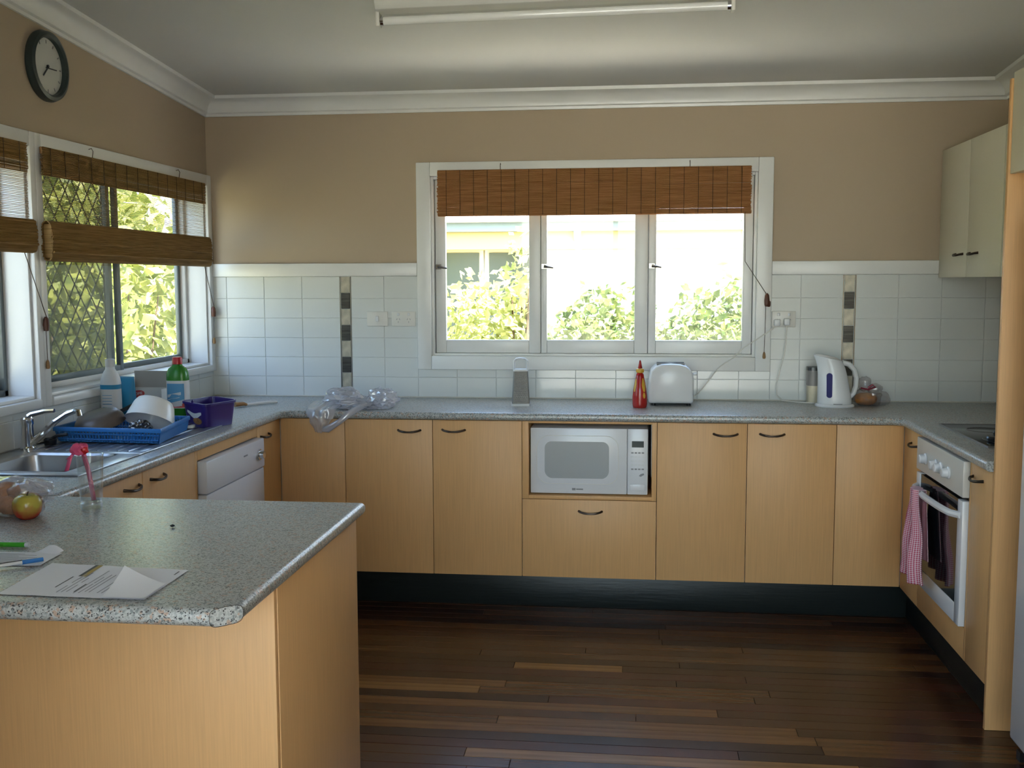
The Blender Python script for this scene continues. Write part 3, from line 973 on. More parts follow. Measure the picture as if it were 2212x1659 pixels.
d = obj('door', MB().box(1.680, 1.742, -2.62, -1.915, .06, 1.20), M['appliance'], fr, bevel=.012, seg=3)
obj('handle', MB().tube([(1.684, -2.56, .70), (1.652, -2.56, .73), (1.652, -2.56, 1.12), (1.684, -2.56, 1.15)], .010, 8), M['palegrey'], d)
obj('freezer_door', MB().box(1.680, 1.742, -2.62, -1.915, 1.206, 1.70), M['appliance'], fr, bevel=.012, seg=3)
obj('foot', MB().box(1.70, 1.73, -1.96, -1.93, 0.0005, .031), M['black'], fr)
obj('foot', MB().box(1.70, 1.73, -2.61, -2.58, 0.0005, .031), M['black'], fr)
obj('foot', MB().box(2.15, 2.18, -1.96, -1.93, 0.0005, .031), M['black'], fr)
obj('foot', MB().box(2.15, 2.18, -2.61, -2.58, 0.0005, .031), M['black'], fr)

# ------------------------------------------------------------------ peninsula
PX, PYF, PYN = -.212, -2.525, -3.466
c = thing('peninsula_cabinet', 'maple peninsula cupboard in the foreground', 'cabinet', (-.8, -2.86, 0))
obj('back_panel', MB().box(XL + .005, -.236, -3.186, -3.170, .0008, .8625), M['maple'], c, bevel=.001)
obj('end_panel', MB().box(-.251, -.234, -3.1695, -2.540, .0008, .8625), M['maple'], c, bevel=.001)
obj('carcass', MB().box(XLF + .03, -.252, -3.169, -2.57, .15, .8625), M['carcass'], c, smooth=0)
for a, b in ((XLF + .03, -.69), (-.688, -.253)):
    d = obj('door', MB().box(a + .001, b - .001, -2.569, -2.551, DZ0, DZ1), M['maple'], c, bevel=.0015)
    handle(d, ((a + b) / 2, -2.551, .815), PI)

# ------------------------------------------------------------------ worktop (one continuous U with the peninsula)
ZT, ZB = .900, .865
wt = thing('worktop', 'continuous grey speckled laminate worktop running round the kitchen and peninsula', 'worktop', (0, -1.0, .865))
def nose(y_edge_fn, a, b):
    pass
def slab(name, poly, round_edges, r=.0155):
    """poly: outline (x,y) anticlockwise; round_edges: indices of outline edges i->i+1 that are post-formed"""
    bm = bmesh.new()
    off = wloc(wt)
    lo = [bm.verts.new((x - off.x, y - off.y, ZB - off.z)) for x, y in poly]
    hi = [bm.verts.new((x - off.x, y - off.y, ZT - off.z)) for x, y in poly]
    n = len(poly)
    bm.faces.new(lo[::-1]); bm.faces.new(hi)
    es = []
    for i in range(n):
        j = (i + 1) % n
        bm.faces.new((lo[i], lo[j], hi[j], hi[i]))
        if i in round_edges:
            es += [bm.edges.get((lo[i], lo[j])), bm.edges.get((hi[i], hi[j]))]
    bmesh.ops.recalc_face_normals(bm, faces=bm.faces)
    bmesh.ops.bevel(bm, geom=es, offset=r, segments=6, profile=.5, affect='EDGES', clamp_overlap=True)
    me = bpy.data.meshes.new(name)
    bm.to_mesh(me); bm.free()
    me.shade_smooth(); me.set_sharp_from_angle(angle=math.radians(35))
    me.materials.append(M['worktop'])
    o = bpy.data.objects.new(name, me)
    COL.objects.link(o); o.parent = wt
    return o
EX, EY, ER = -1.095, -.605, 1.646
CH = .03
slab('back_section', [(XL + .002, -.002), (XL + .002, -.72), (EX, -.72), (EX, EY - CH), (EX + CH, EY), (ER - CH, EY), (ER, EY - CH), (ER, -.72), (XR - .002, -.72), (XR - .002, -.002)], {2, 3, 4, 5, 6})
slab('right_section', [(ER, -.72), (ER, -1.706), (XR - .002, -1.706), (XR - .002, -.72)], {0})
SX0, SX1, SY0, SY1 = -1.600, -1.205, -2.235, -1.165   # sink cut-out
slab('sink_front_strip', [(SX1, -.72), (SX1, -2.525), (EX, -2.525), (EX, -.72)], {2})
slab('sink_back_strip', [(XL + .002, -.72), (XL + .002, -2.525), (SX0, -2.525), (SX0, -.72)], set())
slab('sink_far_strip', [(SX0, -.72), (SX0, SY1), (SX1, SY1), (SX1, -.72)], set())
slab('sink_near_strip', [(SX0, SY0), (SX0, -2.525), (SX1, -2.525), (SX1, SY0)], set())
chm = .046
slab('peninsula_section', [(XL + .002, PYF), (XL + .002, PYN), (PX - chm, PYN), (PX, PYN + chm), (PX, PYF), (EX, PYF)], {1, 3, 4})
# chamfered end cap outline
cap = MB()
ax = Vector((1, 1, 0)).normalized()
cc = Vector((PX - chm / 2, PYN + chm / 2, (ZT + ZB) / 2)) + Vector((1, -1, 0)).normalized() * .0004
pts = []
for i in range(32):
    a = 2 * PI * i / 32
    ca, sa = math.cos(a), math.sin(a)
    pts.append(cc + ax * (.0325 * math.copysign(abs(ca) ** .45, ca)) + Vector((0, 0, 1)) * (.0172 * math.copysign(abs(sa) ** .6, sa)))
obj('edge_seam', cap.tube(pts, .0006, 5, closed=True), M['seam'], wt)
k = MB(); k.m = Matrix.Translation((ER + .012, -1.7085, .8825)) @ Matrix.Rotation(PI / 2, 4, 'X')
# sealant bead along wall
obj('sealant_bead', MB().tube([(XL + .01, -.012, .903), (XR - .01, -.012, .903)], .004, 6), M['silicone'], wt)
endcap = tag(obj('worktop_end_cap', MB().box(ER - .016, ER - .004, -1.709, -1.66, .862, .906), M['palegrey'], bevel=.006), 'pale rounded cap at the oven end of the worktop', 'end cap') if False else None

# ------------------------------------------------------------------ sink and tap
sk = thing('sink', 'stainless steel sink with one bowl and a ridged drainer', 'sink', (-1.4, -1.7, .9))
fl = MB()
FX0, FX1, FY0, FY1 = -1.640, -1.172, -2.262, -1.130
BX0, BX1, BY0, BY1 = -1.570, -1.245, -2.205, -1.865
z0, z1 = .9004, .9055
fl.box(FX0, FX1, FY0, BY0, z0, z1).box(FX0, BX0, BY0, BY1, z0, z1).box(BX1, FX1, BY0, BY1, z0, z1).box(FX0, FX1, BY1, BY1 + .05, z0, z1)
DX0, DX1 = FX0 + .05, FX1 - .04
fl.box(FX0, DX0, BY1 + .05, FY1, z0, z1).box(DX1, FX1, BY1 + .05, FY1, z0, z1).box(DX0, DX1, FY1 - .03, FY1, z0, z1)
obj('flange', fl, M['steel'], sk, bevel=.002)
dr = MB().box(DX0, DX1, BY1 + .05, FY1 - .03, .8985, .9015)
for i in range(9):
    x = DX0 + .035 + i * (DX1 - DX0 - .07) / 8
    dr.tube([(x, BY1 + .07, .9015), (x, FY1 - .06, .9015)], .004, 6)
obj('drainer', dr, M['steel'], sk)
bo = MB()
def rr(x0, x1, y0, y1, z, r, n=5):
    out = []
    for cx, cy, a0 in ((x1 - r, y1 - r, 0), (x0 + r, y1 - r, PI / 2), (x0 + r, y0 + r, PI), (x1 - r, y0 + r, 1.5 * PI)):
        for i in range(n + 1):
            a = a0 + i / n * PI / 2
            out.append((cx + r * math.cos(a), cy + r * math.sin(a), z))
    return out
rings = [rr(BX0, BX1, BY0, BY1, .9055, .04), rr(BX0 + .008, BX1 - .008, BY0 + .008, BY1 - .008, .898, .045), rr(BX0 + .018, BX1 - .018, BY0 + .018, BY1 - .018, .78, .06), rr(BX0 + .05, BX1 - .05, BY0 + .05, BY1 - .05, .745, .07)]
bo.loft(rings, caps=False)
bo.add(rings[-1], [tuple(range(len(rings[-1])))])
obj('bowl', bo, M['steel'], sk)
obj('waste', MB().lathe([(.0, 0), (.04, 0), (.042, .004), (.03, .004), (.028, .001)], 20, (-1.41, -2.035, .7455), caps=False), M['chrome'], sk)

tp = thing('mixer_tap', 'chrome mixer tap with an upswept spout behind the sink bowl', 'tap', (-1.613, -1.80, .906))
TX, TY = -1.613, -1.800
obj('body', MB().lathe([(.027, 0), (.027, .006), (.021, .012), (.0195, .085), (.022, .09), (.022, .108), (.016, .114), (0, .115)], 20, (TX, TY, .9056)), M['chrome'], tp)
obj('spout', MB().tube([(TX + .012, TY, .925), (TX + .04, TY, .948), (TX + .10, TY + .004, 1.003), (TX + .145, TY + .006, 1.032), (TX + .175, TY + .008, 1.043), (TX + .188, TY + .008, 1.040), (TX + .190, TY + .008, 1.025)], [.012, .0115, .011, .0105, .0105, .011, .0115], 10), M['chrome'], tp)
obj('lever', MB().tube([(TX, TY, 1.015), (TX + .02, TY, 1.030), (TX + .06, TY + .01, 1.040), (TX + .095, TY + .015, 1.042)], [.013, .010, .008, .007], 8, flat=1.4), M['chrome'], tp)

# ------------------------------------------------------------------ oven, hob, towel
ov = thing('oven', 'white built-in oven with four knobs and a dark glass door', 'oven', (1.95, -1.17, .26))
OY0, OY1 = -1.468, -.868
obj('body', MB().box(XRF + .01, XR - .03, OY0 + .01, OY1 - .01, .264, .855), M['black'], ov, smooth=0)
p = obj('control_panel', MB().box(XRF - .022, XRF + .010, OY0, OY1, .728, .858), M['ovenpanel'], ov, bevel=.004)
kb = MB(); kb.m = Matrix.Rotation(-PI / 2, 4, 'Y')
kb.lathe([(.023, 0), (.023, .004), (.019, .007), (.017, .024), (.014, .027), (0, .0275)], 18)
knob_me = mesh_from('knob', kb); knob_me.materials.append(M['appliance'])
for yk in (-1.00, -1.145, -1.205, -1.30):
    inst('knob', knob_me, p, (XRF - .022, yk, .788))
door = MB()
DX = XRF - .020
door.box(DX, XRF + .008, OY0, OY0 + .055, .266, .716).box(DX, XRF + .008, OY1 - .055, OY1, .266, .716).box(DX, XRF + .008, OY0 + .055, OY1 - .055, .266, .336)
d = obj('door_frame', door, M['appliance'], ov, bevel=.003)
obj('door_glass', MB().box(DX + .003, XRF + .006, OY0 + .055, OY1 - .055, .336, .714), M['blackglass'], ov, smooth=0)
hpts = []
for i in range(15):
    t = i / 14
    yv = OY0 + .022 + t * (OY1 - OY0 - .044)
    hpts.append((DX - .036 * math.sin(PI * min(1, max(0, t))) ** .35 if 0 < t < 1 else DX + .002, yv, .662))
obj('handle', MB().tube(hpts, .013, 8), M['appliance'], d)

tw = MB()
def towel_pt(u, v):
    # v 0 at handle, 1 at hem; u across; folds fan out downwards
    spread = .055 + .105 * v ** .9
    yv = -1.035 + (u - .5) * spread * 1.7
    fold = .010 + .020 * v
    xv = DX - .052 - .010 * v + fold * .8 * math.sin(u * 15.0 + .6) - .004 * math.sin(v * 9 + u * 4)
    zv = .677 - v * (.352 + .010 * math.sin(u * 5))
    return (xv, yv, zv)
NU, NV = 48, 40
tw.grid(towel_pt, NU, NV)
def towel_bk(u, v):
    a = towel_pt(u, v * .75)
    return (DX - .018 + .003 * math.sin(u * 13) - .002 * v, a[1], a[2])
base = len(tw.v)
tw.grid(lambda u, v: towel_bk(u, v), NU, NV)
for i in range(NU):
    tw.f.append((i, i + 1, base + i + 1, base + i))
tobj = obj('tea_towel', tw, M['towel'], smooth=60)
tag(tobj, 'pink checked tea towel hanging from the oven handle', 'tea towel')
uv = tobj.data.uv_layers.new(name='UVMap')
per = (NU + 1) * (NV + 1)
for l in tobj.data.loops:
    i = l.vertex_index % per
    uv.data[l.index].uv = ((i % (NU + 1)) / NU * 34, (i // (NU + 1)) / NV * 48)
sm = tobj.modifiers.new('thickness', 'SOLIDIFY'); sm.thickness = .002

hb = thing('hob', 'black ceramic glass hob set into the worktop above the oven', 'hob', (1.95, -1.12, .9))
obj('glass_top', MB().box(1.745, 2.185, -1.425, -.835, .9003, .9062), M['hobglass'], hb, bevel=.0015)
obj('trim', MB().box(1.741, 1.7449, -1.429, -.831, .9003, .9066).box(2.1851, 2.189, -1.429, -.831, .9003, .9066).box(1.745, 2.185, -.8349, -.831, .9003, .9066).box(1.745, 2.185, -1.429, -1.4251, .9003, .9066), M['greyplastic'], hb)
for cx, cy, r_ in ((1.87, -1.0, .07), (2.06, -1.0, .09), (1.87, -1.26, .09), (2.06, -1.26, .07)):
    obj('cooking_zone', MB().tube([(cx + r_ * math.cos(a * PI / 18), cy + r_ * math.sin(a * PI / 18), .9064) for a in range(36)], .0012, 4, closed=True), M['greyplastic'], hb)
so = thing('spoon_rest', 'small black lidded dish on the hob beside the tall panel', 'dish', (1.80, -1.33, .9063))
so.name = 'black_dish'
obj('dish', MB().lathe([(.012, 0), (.030, .004), (.034, .016), (.031, .022), (0, .023)], 18, (1.80, -1.33, .9064)), M['black'], so)
obj('knob', MB().lathe([(.008, 0), (.012, .012), (.008, .018), (0, .019)], 12, (1.80, -1.33, .9292)), M['black'], so)

# ------------------------------------------------------------------ microwave
mw = thing('microwave', 'white microwave oven in the cabinet under the worktop', 'microwave', (.306, -.36, .525))
MX0, MX1, MZ0, MZ1, MY = .043, .572, .530, .830, -.556
obj('body', MB().box(MX0, MX1, MY + .016, -.16, MZ0, MZ1), M['appliance'], mw, bevel=.006)
xd = .480
d = obj('door', MB().box(MX0, xd - .001, MY, MY + .015, MZ0, MZ1), M['appliance'], mw, bevel=.005)
pts = [(.077 + .0, .585), (.447, .585)]
def rrect(x0, x1, z0, z1, r, n=6):
    return [(a, b) for a, b, _ in rr(x0, x1, z0, z1, 0, r, n)]
wp = rrect(.108, .398, .605, .768, .03)
for i, (a, b) in enumerate(wp):   # bowed lower edge
    t = (a - .253) / .145
    if b < .66:
        b -= .012 * (1 - t * t)
    wp[i] = (a, b)
obj('window', MB().prism(wp, lambda a, b: (a, MY - .0012, b), lambda a, b: (a, MY + .004, b)), M['mwwindow'], d)
op = rrect(.072, .440, .575, .795, .055)
obj('door_groove', MB().tube([(a, MY - .0002, b) for a, b in op], .0016, 5, closed=True), M['switchplastic'], d)
pn = obj('control_panel', MB().box(xd, MX1, MY, MY + .015, MZ0, MZ1), M['appliance'], mw, bevel=.005)
obj('display', MB().box(.500, .553, MY - .0012, MY + .002, .746, .774), M['display'], pn)
for r_ in range(5):
    for q in range(4):
        obj('button', MB().box(.497 + q * .0155, .508 + q * .0155, MY - .001, MY + .002, .718 - r_ * .0185, .724 - r_ * .0185), M['greyprint'] if r_ in (0, 4) else M['palegrey'], pn)
obj('start_mark', MB().prism([(.532, .617), (.540, .613), (.556, .622), (.553, .629), (.540, .625)], lambda a, b: (a, MY - .001, b), lambda a, b: (a, MY + .002, b)), M['greyprint'], pn)
obj('door_button', MB().box(.492, .560, MY - .0025, MY + .003, .548, .578), M['appliance'], pn, bevel=.002)
obj('maker_mark', MB().box(.232, .248, MY - .0008, MY + .002, .546, .556).box(.251, .282, MY - .0008, MY + .002, .548, .554), M['greyprint'], d)
obj('foot', MB().box(MX0 + .03, MX0 + .05, -.50, -.48, .5243, .5305), M['black'], mw)
obj('foot', MB().box(MX1 - .05, MX1 - .03, -.50, -.48, .5243, .5305), M['black'], mw)
obj('foot', MB().box(MX0 + .03, MX0 + .05, -.22, -.20, .5243, .5305), M['black'], mw)
obj('foot', MB().box(MX1 - .05, MX1 - .03, -.22, -.20, .5243, .5305), M['black'], mw)

# ------------------------------------------------------------------ power points
def plate(name, label, x0, x1, z0, z1, kind):
    t = thing(name, label, 'power outlet' if kind != 'switch' else 'switch', ((x0 + x1) / 2, -.011, (z0 + z1) / 2))
    obj('cover_plate', MB().box(x0, x1, -.020, -.0105, z0, z1), M['switchplastic'], t, bevel=.003)
    cz = (z0 + z1) / 2
    if kind == 'switch':
        obj('rocker', MB().box((x0 + x1) / 2 - .008, (x0 + x1) / 2 + .008, -.025, -.019, cz - .014, cz + .014), M['whiteplastic'], t, bevel=.003)
    else:
        for s in (.28, .72):
            x = x0 + (x1 - x0) * s
            sl = MB()
            for dx, dz, an in ((-.007, .004, .5), (.007, .004, -.5), (0, -.010, 0)):
                sl.m = Matrix.Translation((x + dx, -.0203, cz - .006 + dz)) @ Matrix.Rotation(an, 4, 'Y')
                sl.box(-.001, .001, -.0004, .0004, -.004, .004)
            obj('socket_slots', sl, M['greyprint'], t)
            obj('rocker', MB().box(x - .006, x + .006, -.0235, -.019, cz + .016, cz + .030), M['whiteplastic'], t, bevel=.002)
plate('light_switch', 'white light switch plate on the tiles beside the accent strip', -.843, -.735, 1.264, 1.338, 'switch')
plate('power_outlet', 'white double power outlet left of the back window', -.715, -.592, 1.264, 1.338, 'outlet')
plate('power_outlet', 'white double power outlet with two plugs right of the back window', 1.172, 1.285, 1.262, 1.340, 'outlet')

# ------------------------------------------------------------------ blinds
def blind_back():
    t = thing('bamboo_blind', 'reddish-brown bamboo blind rolled up over the back window', 'blind', (.295, -.05, 1.81))
    x0, x1 = -.467, 1.058
    rng = random.Random(5)
    z0, z1 = 1.812, 2.034
    for nm, yv, p, r_ in (('front_weave', -.052, .0044, .00225), ('rear_weave', -.036, .0046, .0022)):
        mb = MB()
        z = z0
        while z < z1:
            dz = rng.uniform(-.0006, .0006)
            # reeds: irregular, with a few thinner ones letting daylight through near the top
            if nm == 'front_weave' and z > 1.965 and rng.random() < .10:
                a = rng.uniform(x0, x1 - .3)
                mb.tube([(x0, yv, z + dz), (a, yv, z + dz)], r_, 4)
                mb.tube([(a + rng.uniform(.05, .3), yv, z), (x1, yv, z)], r_, 4)
            else:
                mb.tube([(x0 + rng.uniform(-.004, .004), yv, z + dz), (x1 + rng.uniform(-.004, .004), yv, z - dz)], r_, 4)
            z += p
        obj(nm, mb, M['reed_red'], t, kind='stuff')
    mb = MB()
    for i in range(22):
        x = x0 + .045 + i * (x1 - x0 - .09) / 21
        mb.tube([(x, -.055, z0), (x, -.055, z1)], .0012, 4)
    obj('warp_threads', mb, M['cord'], t, kind='stuff')
    obj('head_batten', MB().box(x0, x1, -.050, -.034, 2.012, 2.036), M['tan_wood'], t, bevel=.002)
    obj('foot_batten', MB().box(x0, x1, -.050, -.034, z0, z0 + .02), M['tan_wood'], t, bevel=.002)
    for hx in (-.153, .768):
        obj('hook', MB().tube([(hx, -.028, 2.062), (hx, -.040, 2.066), (hx, -.046, 2.055), (hx, -.044, 2.038), (hx, -.040, 2.030)], .0016, 5), M['bronze'], t)
    obj('pull_cord', MB().tube([(1.030, -.055, 1.815), (1.035, -.055, 1.58), (1.140, -.036, 1.425), (1.145, -.036, 1.39)], .0016, 5)
        .tube([(1.140, -.036, 1.39), (1.138, -.036, 1.25), (1.136, -.036, 1.135)], .0012, 5), M['cord'], t)
    obj('cord_cleat', MB().lathe([(.004, .055), (.010, .045), (.013, .02), (.012, .0), (.009, -.008), (.0, -.009)], 12, (1.144, -.040, 1.372)).lathe([(.004, .0), (.009, -.006), (.009, -.024), (.006, -.03), (0, -.031)], 10, (1.153, -.038, 1.392)), M['toggle'], t)
    obj('cord_tassel', MB().lathe([(.003, .02), (.006, .012), (.008, -.005), (.006, -.012), (0, -.013)], 10, (1.136, -.036, 1.122)), M['tan_wood'], t)
blind_back()

def blind_left(label, y0, y1, zs, cordy, seed):
    ztop, zval, zroll0, zroll1 = zs
    t = thing('bamboo_blind', label, 'blind', (XL + .05, (y0 + y1) / 2, zroll0), 'brown bamboo blinds on the sink wall')
    rng = random.Random(seed)
    X = XL + .043
    for nm, xv, a, b, p, r_ in (('valance_weave', X, zval, ztop, .0043, .0019), ('rear_weave', X - .008, zval, ztop, .0046, .0019), ('washed_out_weave', X - .004, zroll1 - .004, zval, .0055, .0010)):  # middle reeds thinned: daylight washing out the same weave, put into the shape
        mb = MB()
        z = a
        while z < b:
            mb.tube([(xv, y0 + rng.uniform(-.004, .004), z), (xv, y1 + rng.uniform(-.004, .004), z + rng.uniform(-.0008, .0008))], r_, 4)
            z += p
        obj(nm, mb, M['reed'], t, kind='stuff')
    mb = MB()
    n = 150
    mb.box(X - .010, X + .018, y0 + .002, y1 - .002, zroll0 + .010, zroll1 - .010)
    for i in range(n):   # folded bundle: reeds round a flattened loop
        a = 2 * PI * i / n
        ca, sa = math.cos(a), math.sin(a)
        px_ = X + .004 + .020 * math.copysign(abs(ca) ** .6, ca)
        pz = (zroll0 + zroll1) / 2 + (zroll1 - zroll0) / 2 * math.copysign(abs(sa) ** .8, sa)
        mb.tube([(px_, y0 + rng.uniform(-.006, .006), pz), (px_, y1 + rng.uniform(-.006, .006), pz - .001)], .0031, 4)
    for k in range(3):
        zz = zroll0 + .03 + k * .04
        mb.tube([(X + .027 - .004 * k, y0, zz), (X + .027 - .004 * k, y1, zz - .004)], .005, 6)
    obj('folded_bundle', mb, M['reed'], t, kind='stuff')
    mb = MB()
    nn = int((y1 - y0) / .1)
    for i in range(nn + 1):
        y_ = y0 + .05 + i * (y1 - y0 - .1) / nn
        mb.tube([(X + .003, y_, ztop), (X + .003, y_, zval)], .0011, 4)
    obj('warp_threads', mb, M['cord'], t, kind='stuff')
    obj('head_batten', MB().box(X - .012, X - .002, y0, y1, ztop - .024, ztop), M['tan_wood'], t, bevel=.002)
    for f in (.25, .80):
        hy = y0 + (y1 - y0) * f
        obj('hook', MB().tube([(XL + .024, hy, ztop + .034), (XL + .036, hy, ztop + .038), (XL + .042, hy, ztop + .026), (XL + .038, hy, ztop)], .0016, 5), M['bronze'], t)
    ya, yb, zk = cordy
    obj('pull_cord', MB().tube([(X, ya, zroll0 + .01), (X - .008, yb, zk + .04), (X - .012, yb, zk)], .0016, 5).tube([(X - .012, yb, zk), (X - .012, yb + .002, zk - .13)], .0012, 5), M['cord'], t)
    obj('cord_cleat', MB().lathe([(.004, .04), (.010, .03), (.012, .01), (.010, -.012), (0, -.014)], 12, (X - .010, yb, zk)), M['toggle'], t)
    obj('cord_tassel', MB().lathe([(.003, .02), (.006, .012), (.008, -.005), (.006, -.012), (0, -.013)], 10, (X - .012, yb + .002, zk - .14)), M['tan_wood'], t)
blind_left('brown bamboo blind half raised over the window above the sink', -1.590, -.125, (1.980, 1.880, 1.570, 1.712), (-.17, -.045, 1.325), 21)
blind_left('brown bamboo blind cut off at the left edge of the picture', -3.10, -1.690, (1.980, 1.880, 1.598, 1.712), (-1.74, -1.600, 1.325), 22)

# ------------------------------------------------------------------ clock, ceiling light
ck = thing('wall_clock', 'round wall clock with a dark rim, high on the sink wall', 'clock', (XL, -1.478, 2.286))
def cm():
    k = MB(); k.m = Matrix.Translation((XL + .001, -1.478, 2.286)) @ Matrix.Rotation(PI / 2, 4, 'Y'); return k
obj('rim', cm().lathe([(.100, 0), (.128, 0), (.130, .012), (.124, .028), (.112, .032), (.104, .026), (.103, .012), (.103, .001)], 48, caps=False), M['clockrim'], ck)
fc = obj('face', cm().lathe([(0, .010), (.1045, .010), (.1045, .006), (0, .006)], 48, caps=False), M['clockface'], ck)
for i in range(12):
    a = i * PI / 6
    k = MB(); k.m = Matrix.Translation((XL + .0115, -1.478, 2.286)) @ Matrix.Rotation(a, 4, 'X')
    obj('hour_mark', k.box(0, .0012, -.0022, .0022, .083, .095), M['greyprint'], fc)
def hand(nm, a, L, w):
    k = MB(); k.m = Matrix.Translation((XL + .0135, -1.478, 2.280)) @ Matrix.Rotation(a, 4, 'X')
    obj(nm, k.box(0, .0012, -w, w, -.012, L), M['penblack'], ck)
hand('hour_hand', math.radians(135), .045, .003)
hand('minute_hand', math.radians(-88), .062, .002)
obj('centre_pin', cm().lathe([(.006, .012), (.006, .017), (0, .018)], 12), M['penblack'], ck)

lf = thing('fluorescent_light', 'bare fluorescent tube batten light on the ceiling', 'ceiling light', (.2, -1.40, 2.50))
LY = -1.42
zl = zc(LY)
def lfy(x):
    return LY - .05 * (x - .2)
k = MB()
k.add([(x, lfy(x) + dy, z) for x in (-.435, .835) for dy, z in ((-.045, zl + .0025), (-.045, zl - .020), (-.028, zl - .042), (.028, zl - .048), (.045, zl - .026), (.045, zl - .0045))],
      [(0, 1, 2, 3, 4, 5), (11, 10, 9, 8, 7, 6)] + [(i, (i + 1) % 6, 6 + (i + 1) % 6, 6 + i) for i in range(6)])
obj('housing', k, M['fitting'], lf, bevel=.003)
obj('tube', MB().tube([(-.425, lfy(-.425) + .018, zl - .073), (.825, lfy(.825) + .018, zl - .073)], .0155, 16), M['tube'], lf)
for x in (-.440, .828):
    hld = obj('lamp_holder', MB().box(x, x + .014, lfy(x) - .004, lfy(x) + .040, zl - .094, zl - .040), M['fitting'], lf, bevel=.004)
    e = x + .014 if x < 0 else x - .012
    obj('tube_cap', MB().tube([(e, lfy(e) + .018, zl - .073), (e + .012, lfy(e) + .018, zl - .073)], .0165, 14), M['chrome'], hld)

# ------------------------------------------------------------------ things on the back worktop
# kettle
kt = thing('kettle', 'white electric jug kettle with a blue water window', 'kettle', (1.44, -.20, .9))
KY = -.20
obj('base', MB().loft([ellring(1.444, KY, .089, .085, .9003, 32), ellring(1.444, KY, .090, .086, .906, 32), ellring(1.444, KY, .084, .080, .914, 32)]), M['whiteplastic'], kt)
prof = [(.9145, 1.366, 1.522, .076), (.93, 1.366, 1.520, .077), (.97, 1.366, 1.512, .075), (1.01, 1.366, 1.504, .072), (1.05, 1.365, 1.496, .068), (1.085, 1.361, 1.488, .064), (1.11, 1.352, 1.479, .060), (1.128, 1.343, 1.472, .056)]
rings = []
for i, (z, a, b, h) in enumerate(prof):
    tilt = 0 if z < 1.05 else -(z - 1.05) * 2.6
    n = 36
    ring = []
    for p_ in ellring((a + b) / 2, KY, (b - a) / 2, h, z, n, 2.3, tilt):
        x, y_, zz = p_
        # pinch the front end into a spout
        s = (x - (a + b) / 2) / ((b - a) / 2)
        pin = 1.0 if s > -.2 else 1 - max(0, (z - 1.0) / .13) * .72 * ((-s - .2) / .8)
        ring.append((x, KY + (y_ - KY) * pin, zz))
    rings.append(ring)
body = obj('body', MB().loft(rings), M['whiteplastic'], kt, smooth=50)
top = rings[-1]
lid = MB()
cx = sum(p[0] for p in top) / len(top); cz_ = sum(p[2] for p in top) / len(top)
r2 = [(cx + (p[0] - cx) * .9, KY + (p[1] - KY) * .88, p[2] + .004) for p in top]
r3 = [(cx + (p[0] - cx) * .55, KY + (p[1] - KY) * .55, cz_ + (p[2] - cz_) * .6 + .010) for p in top]
lid.loft([[(p[0], p[1], p[2] + .0005) for p in top], r2, r3])
obj('lid', lid, M['whiteplastic'], kt, smooth=60)
obj('handle', MB().tube([(1.475, KY, 1.105), (1.505, KY, 1.098), (1.530, KY, 1.072), (1.541, KY, 1.035), (1.540, KY, .995), (1.530, KY, .962), (1.510, KY, .943)], [.014, .0135, .0125, .012, .012, .0125, .014], 10, flat=1.3), M['whiteplastic'], kt)
wpts = []
for i in range(20):
    a = 2 * PI * i / 20
    wpts.append((1.407 + .0125 * math.cos(a), (.045 if math.sin(a) >= 0 else -.045) + 1.003 + .0125 * math.sin(a)))
wv = MB()
def ywin(x, z):
    # body front surface at x,z (interpolated)
    for (za, a0, b0, h0), (zb_, a1, b1, h1) in zip(prof[:-1], prof[1:]):
        if za <= z <= zb_ + 1e-6:
            t = (z - za) / (zb_ - za)
            a, b, h = a0 + (a1 - a0) * t, b0 + (b1 - b0) * t, h0 + (h1 - h0) * t
            s = min(.97, abs((x - (a + b) / 2) / ((b - a) / 2)))
            return KY - h * (1 - s ** 2.3) ** (1 / 2.3)
    return KY - .06
wv.prism(wpts, lambda a, b: (a, ywin(a, b) - .003, b), lambda a, b: (a, ywin(a, b) + .01, b))
obj('water_window', wv, M['waterwin'], kt)
obj('maker_mark', MB().box(1.425, 1.465, KY - .0812, KY - .07, .9160, .9185), M['greyprint'], kt)
pl = obj('plug', MB().box(1.226, 1.254, -.056, -.0215, 1.272, 1.305), M['whiteplastic'], kt, bevel=.006)
obj('power_cord', MB().tube([(1.240, -.045, 1.275), (1.238, -.040, 1.20), (1.232, -.036, 1.13), (1.212, -.034, 1.05), (1.197, -.034, .98), (1.200, -.040, .93), (1.225, -.055, .908), (1.29, -.09, .9045), (1.365, -.13, .9045)], .003, 6), M['switchplastic'], kt)

# toaster
ts = thing('toaster', 'white two-slice toaster under the back window', 'toaster', (.68, -.19, .9))
TYC = -.19
pf = []
for a, b, r_, c0 in ((.752, 1.032, .034, 0),):
    pass
poly = [(.583, .912), (.778, .912), (.786, .920), (.7875, 1.02), (.784, 1.045), (.772, 1.070), (.752, 1.088), (.725, 1.096), (.68, 1.0985), (.635, 1.096), (.606, 1.086), (.588, 1.066), (.579, 1.035), (.575, .96), (.576, .920)]
cxp, czp = .681, 1.0
def sc(s, yv):
    return [(cxp + (a - cxp) * s, yv, czp + (b - czp) * s) for a, b in poly]
tb = MB().loft([sc(.90, TYC - .088), sc(.965, TYC - .083), sc(1, TYC - .070), sc(1, TYC + .070), sc(.965, TYC + .083), sc(.90, TYC + .088)])
obj('body', tb, M['whiteplastic'], ts, smooth=50)
for yv in (-.03, .03):
    obj('slot', MB().box(.615, .745, TYC + yv - .013, TYC + yv + .013, 1.088, 1.0995), M['black'], ts)
obj('lever', MB().box(.786, .806, TYC - .016, TYC + .016, 1.040, 1.052), M['whiteplastic'], ts, bevel=.004)
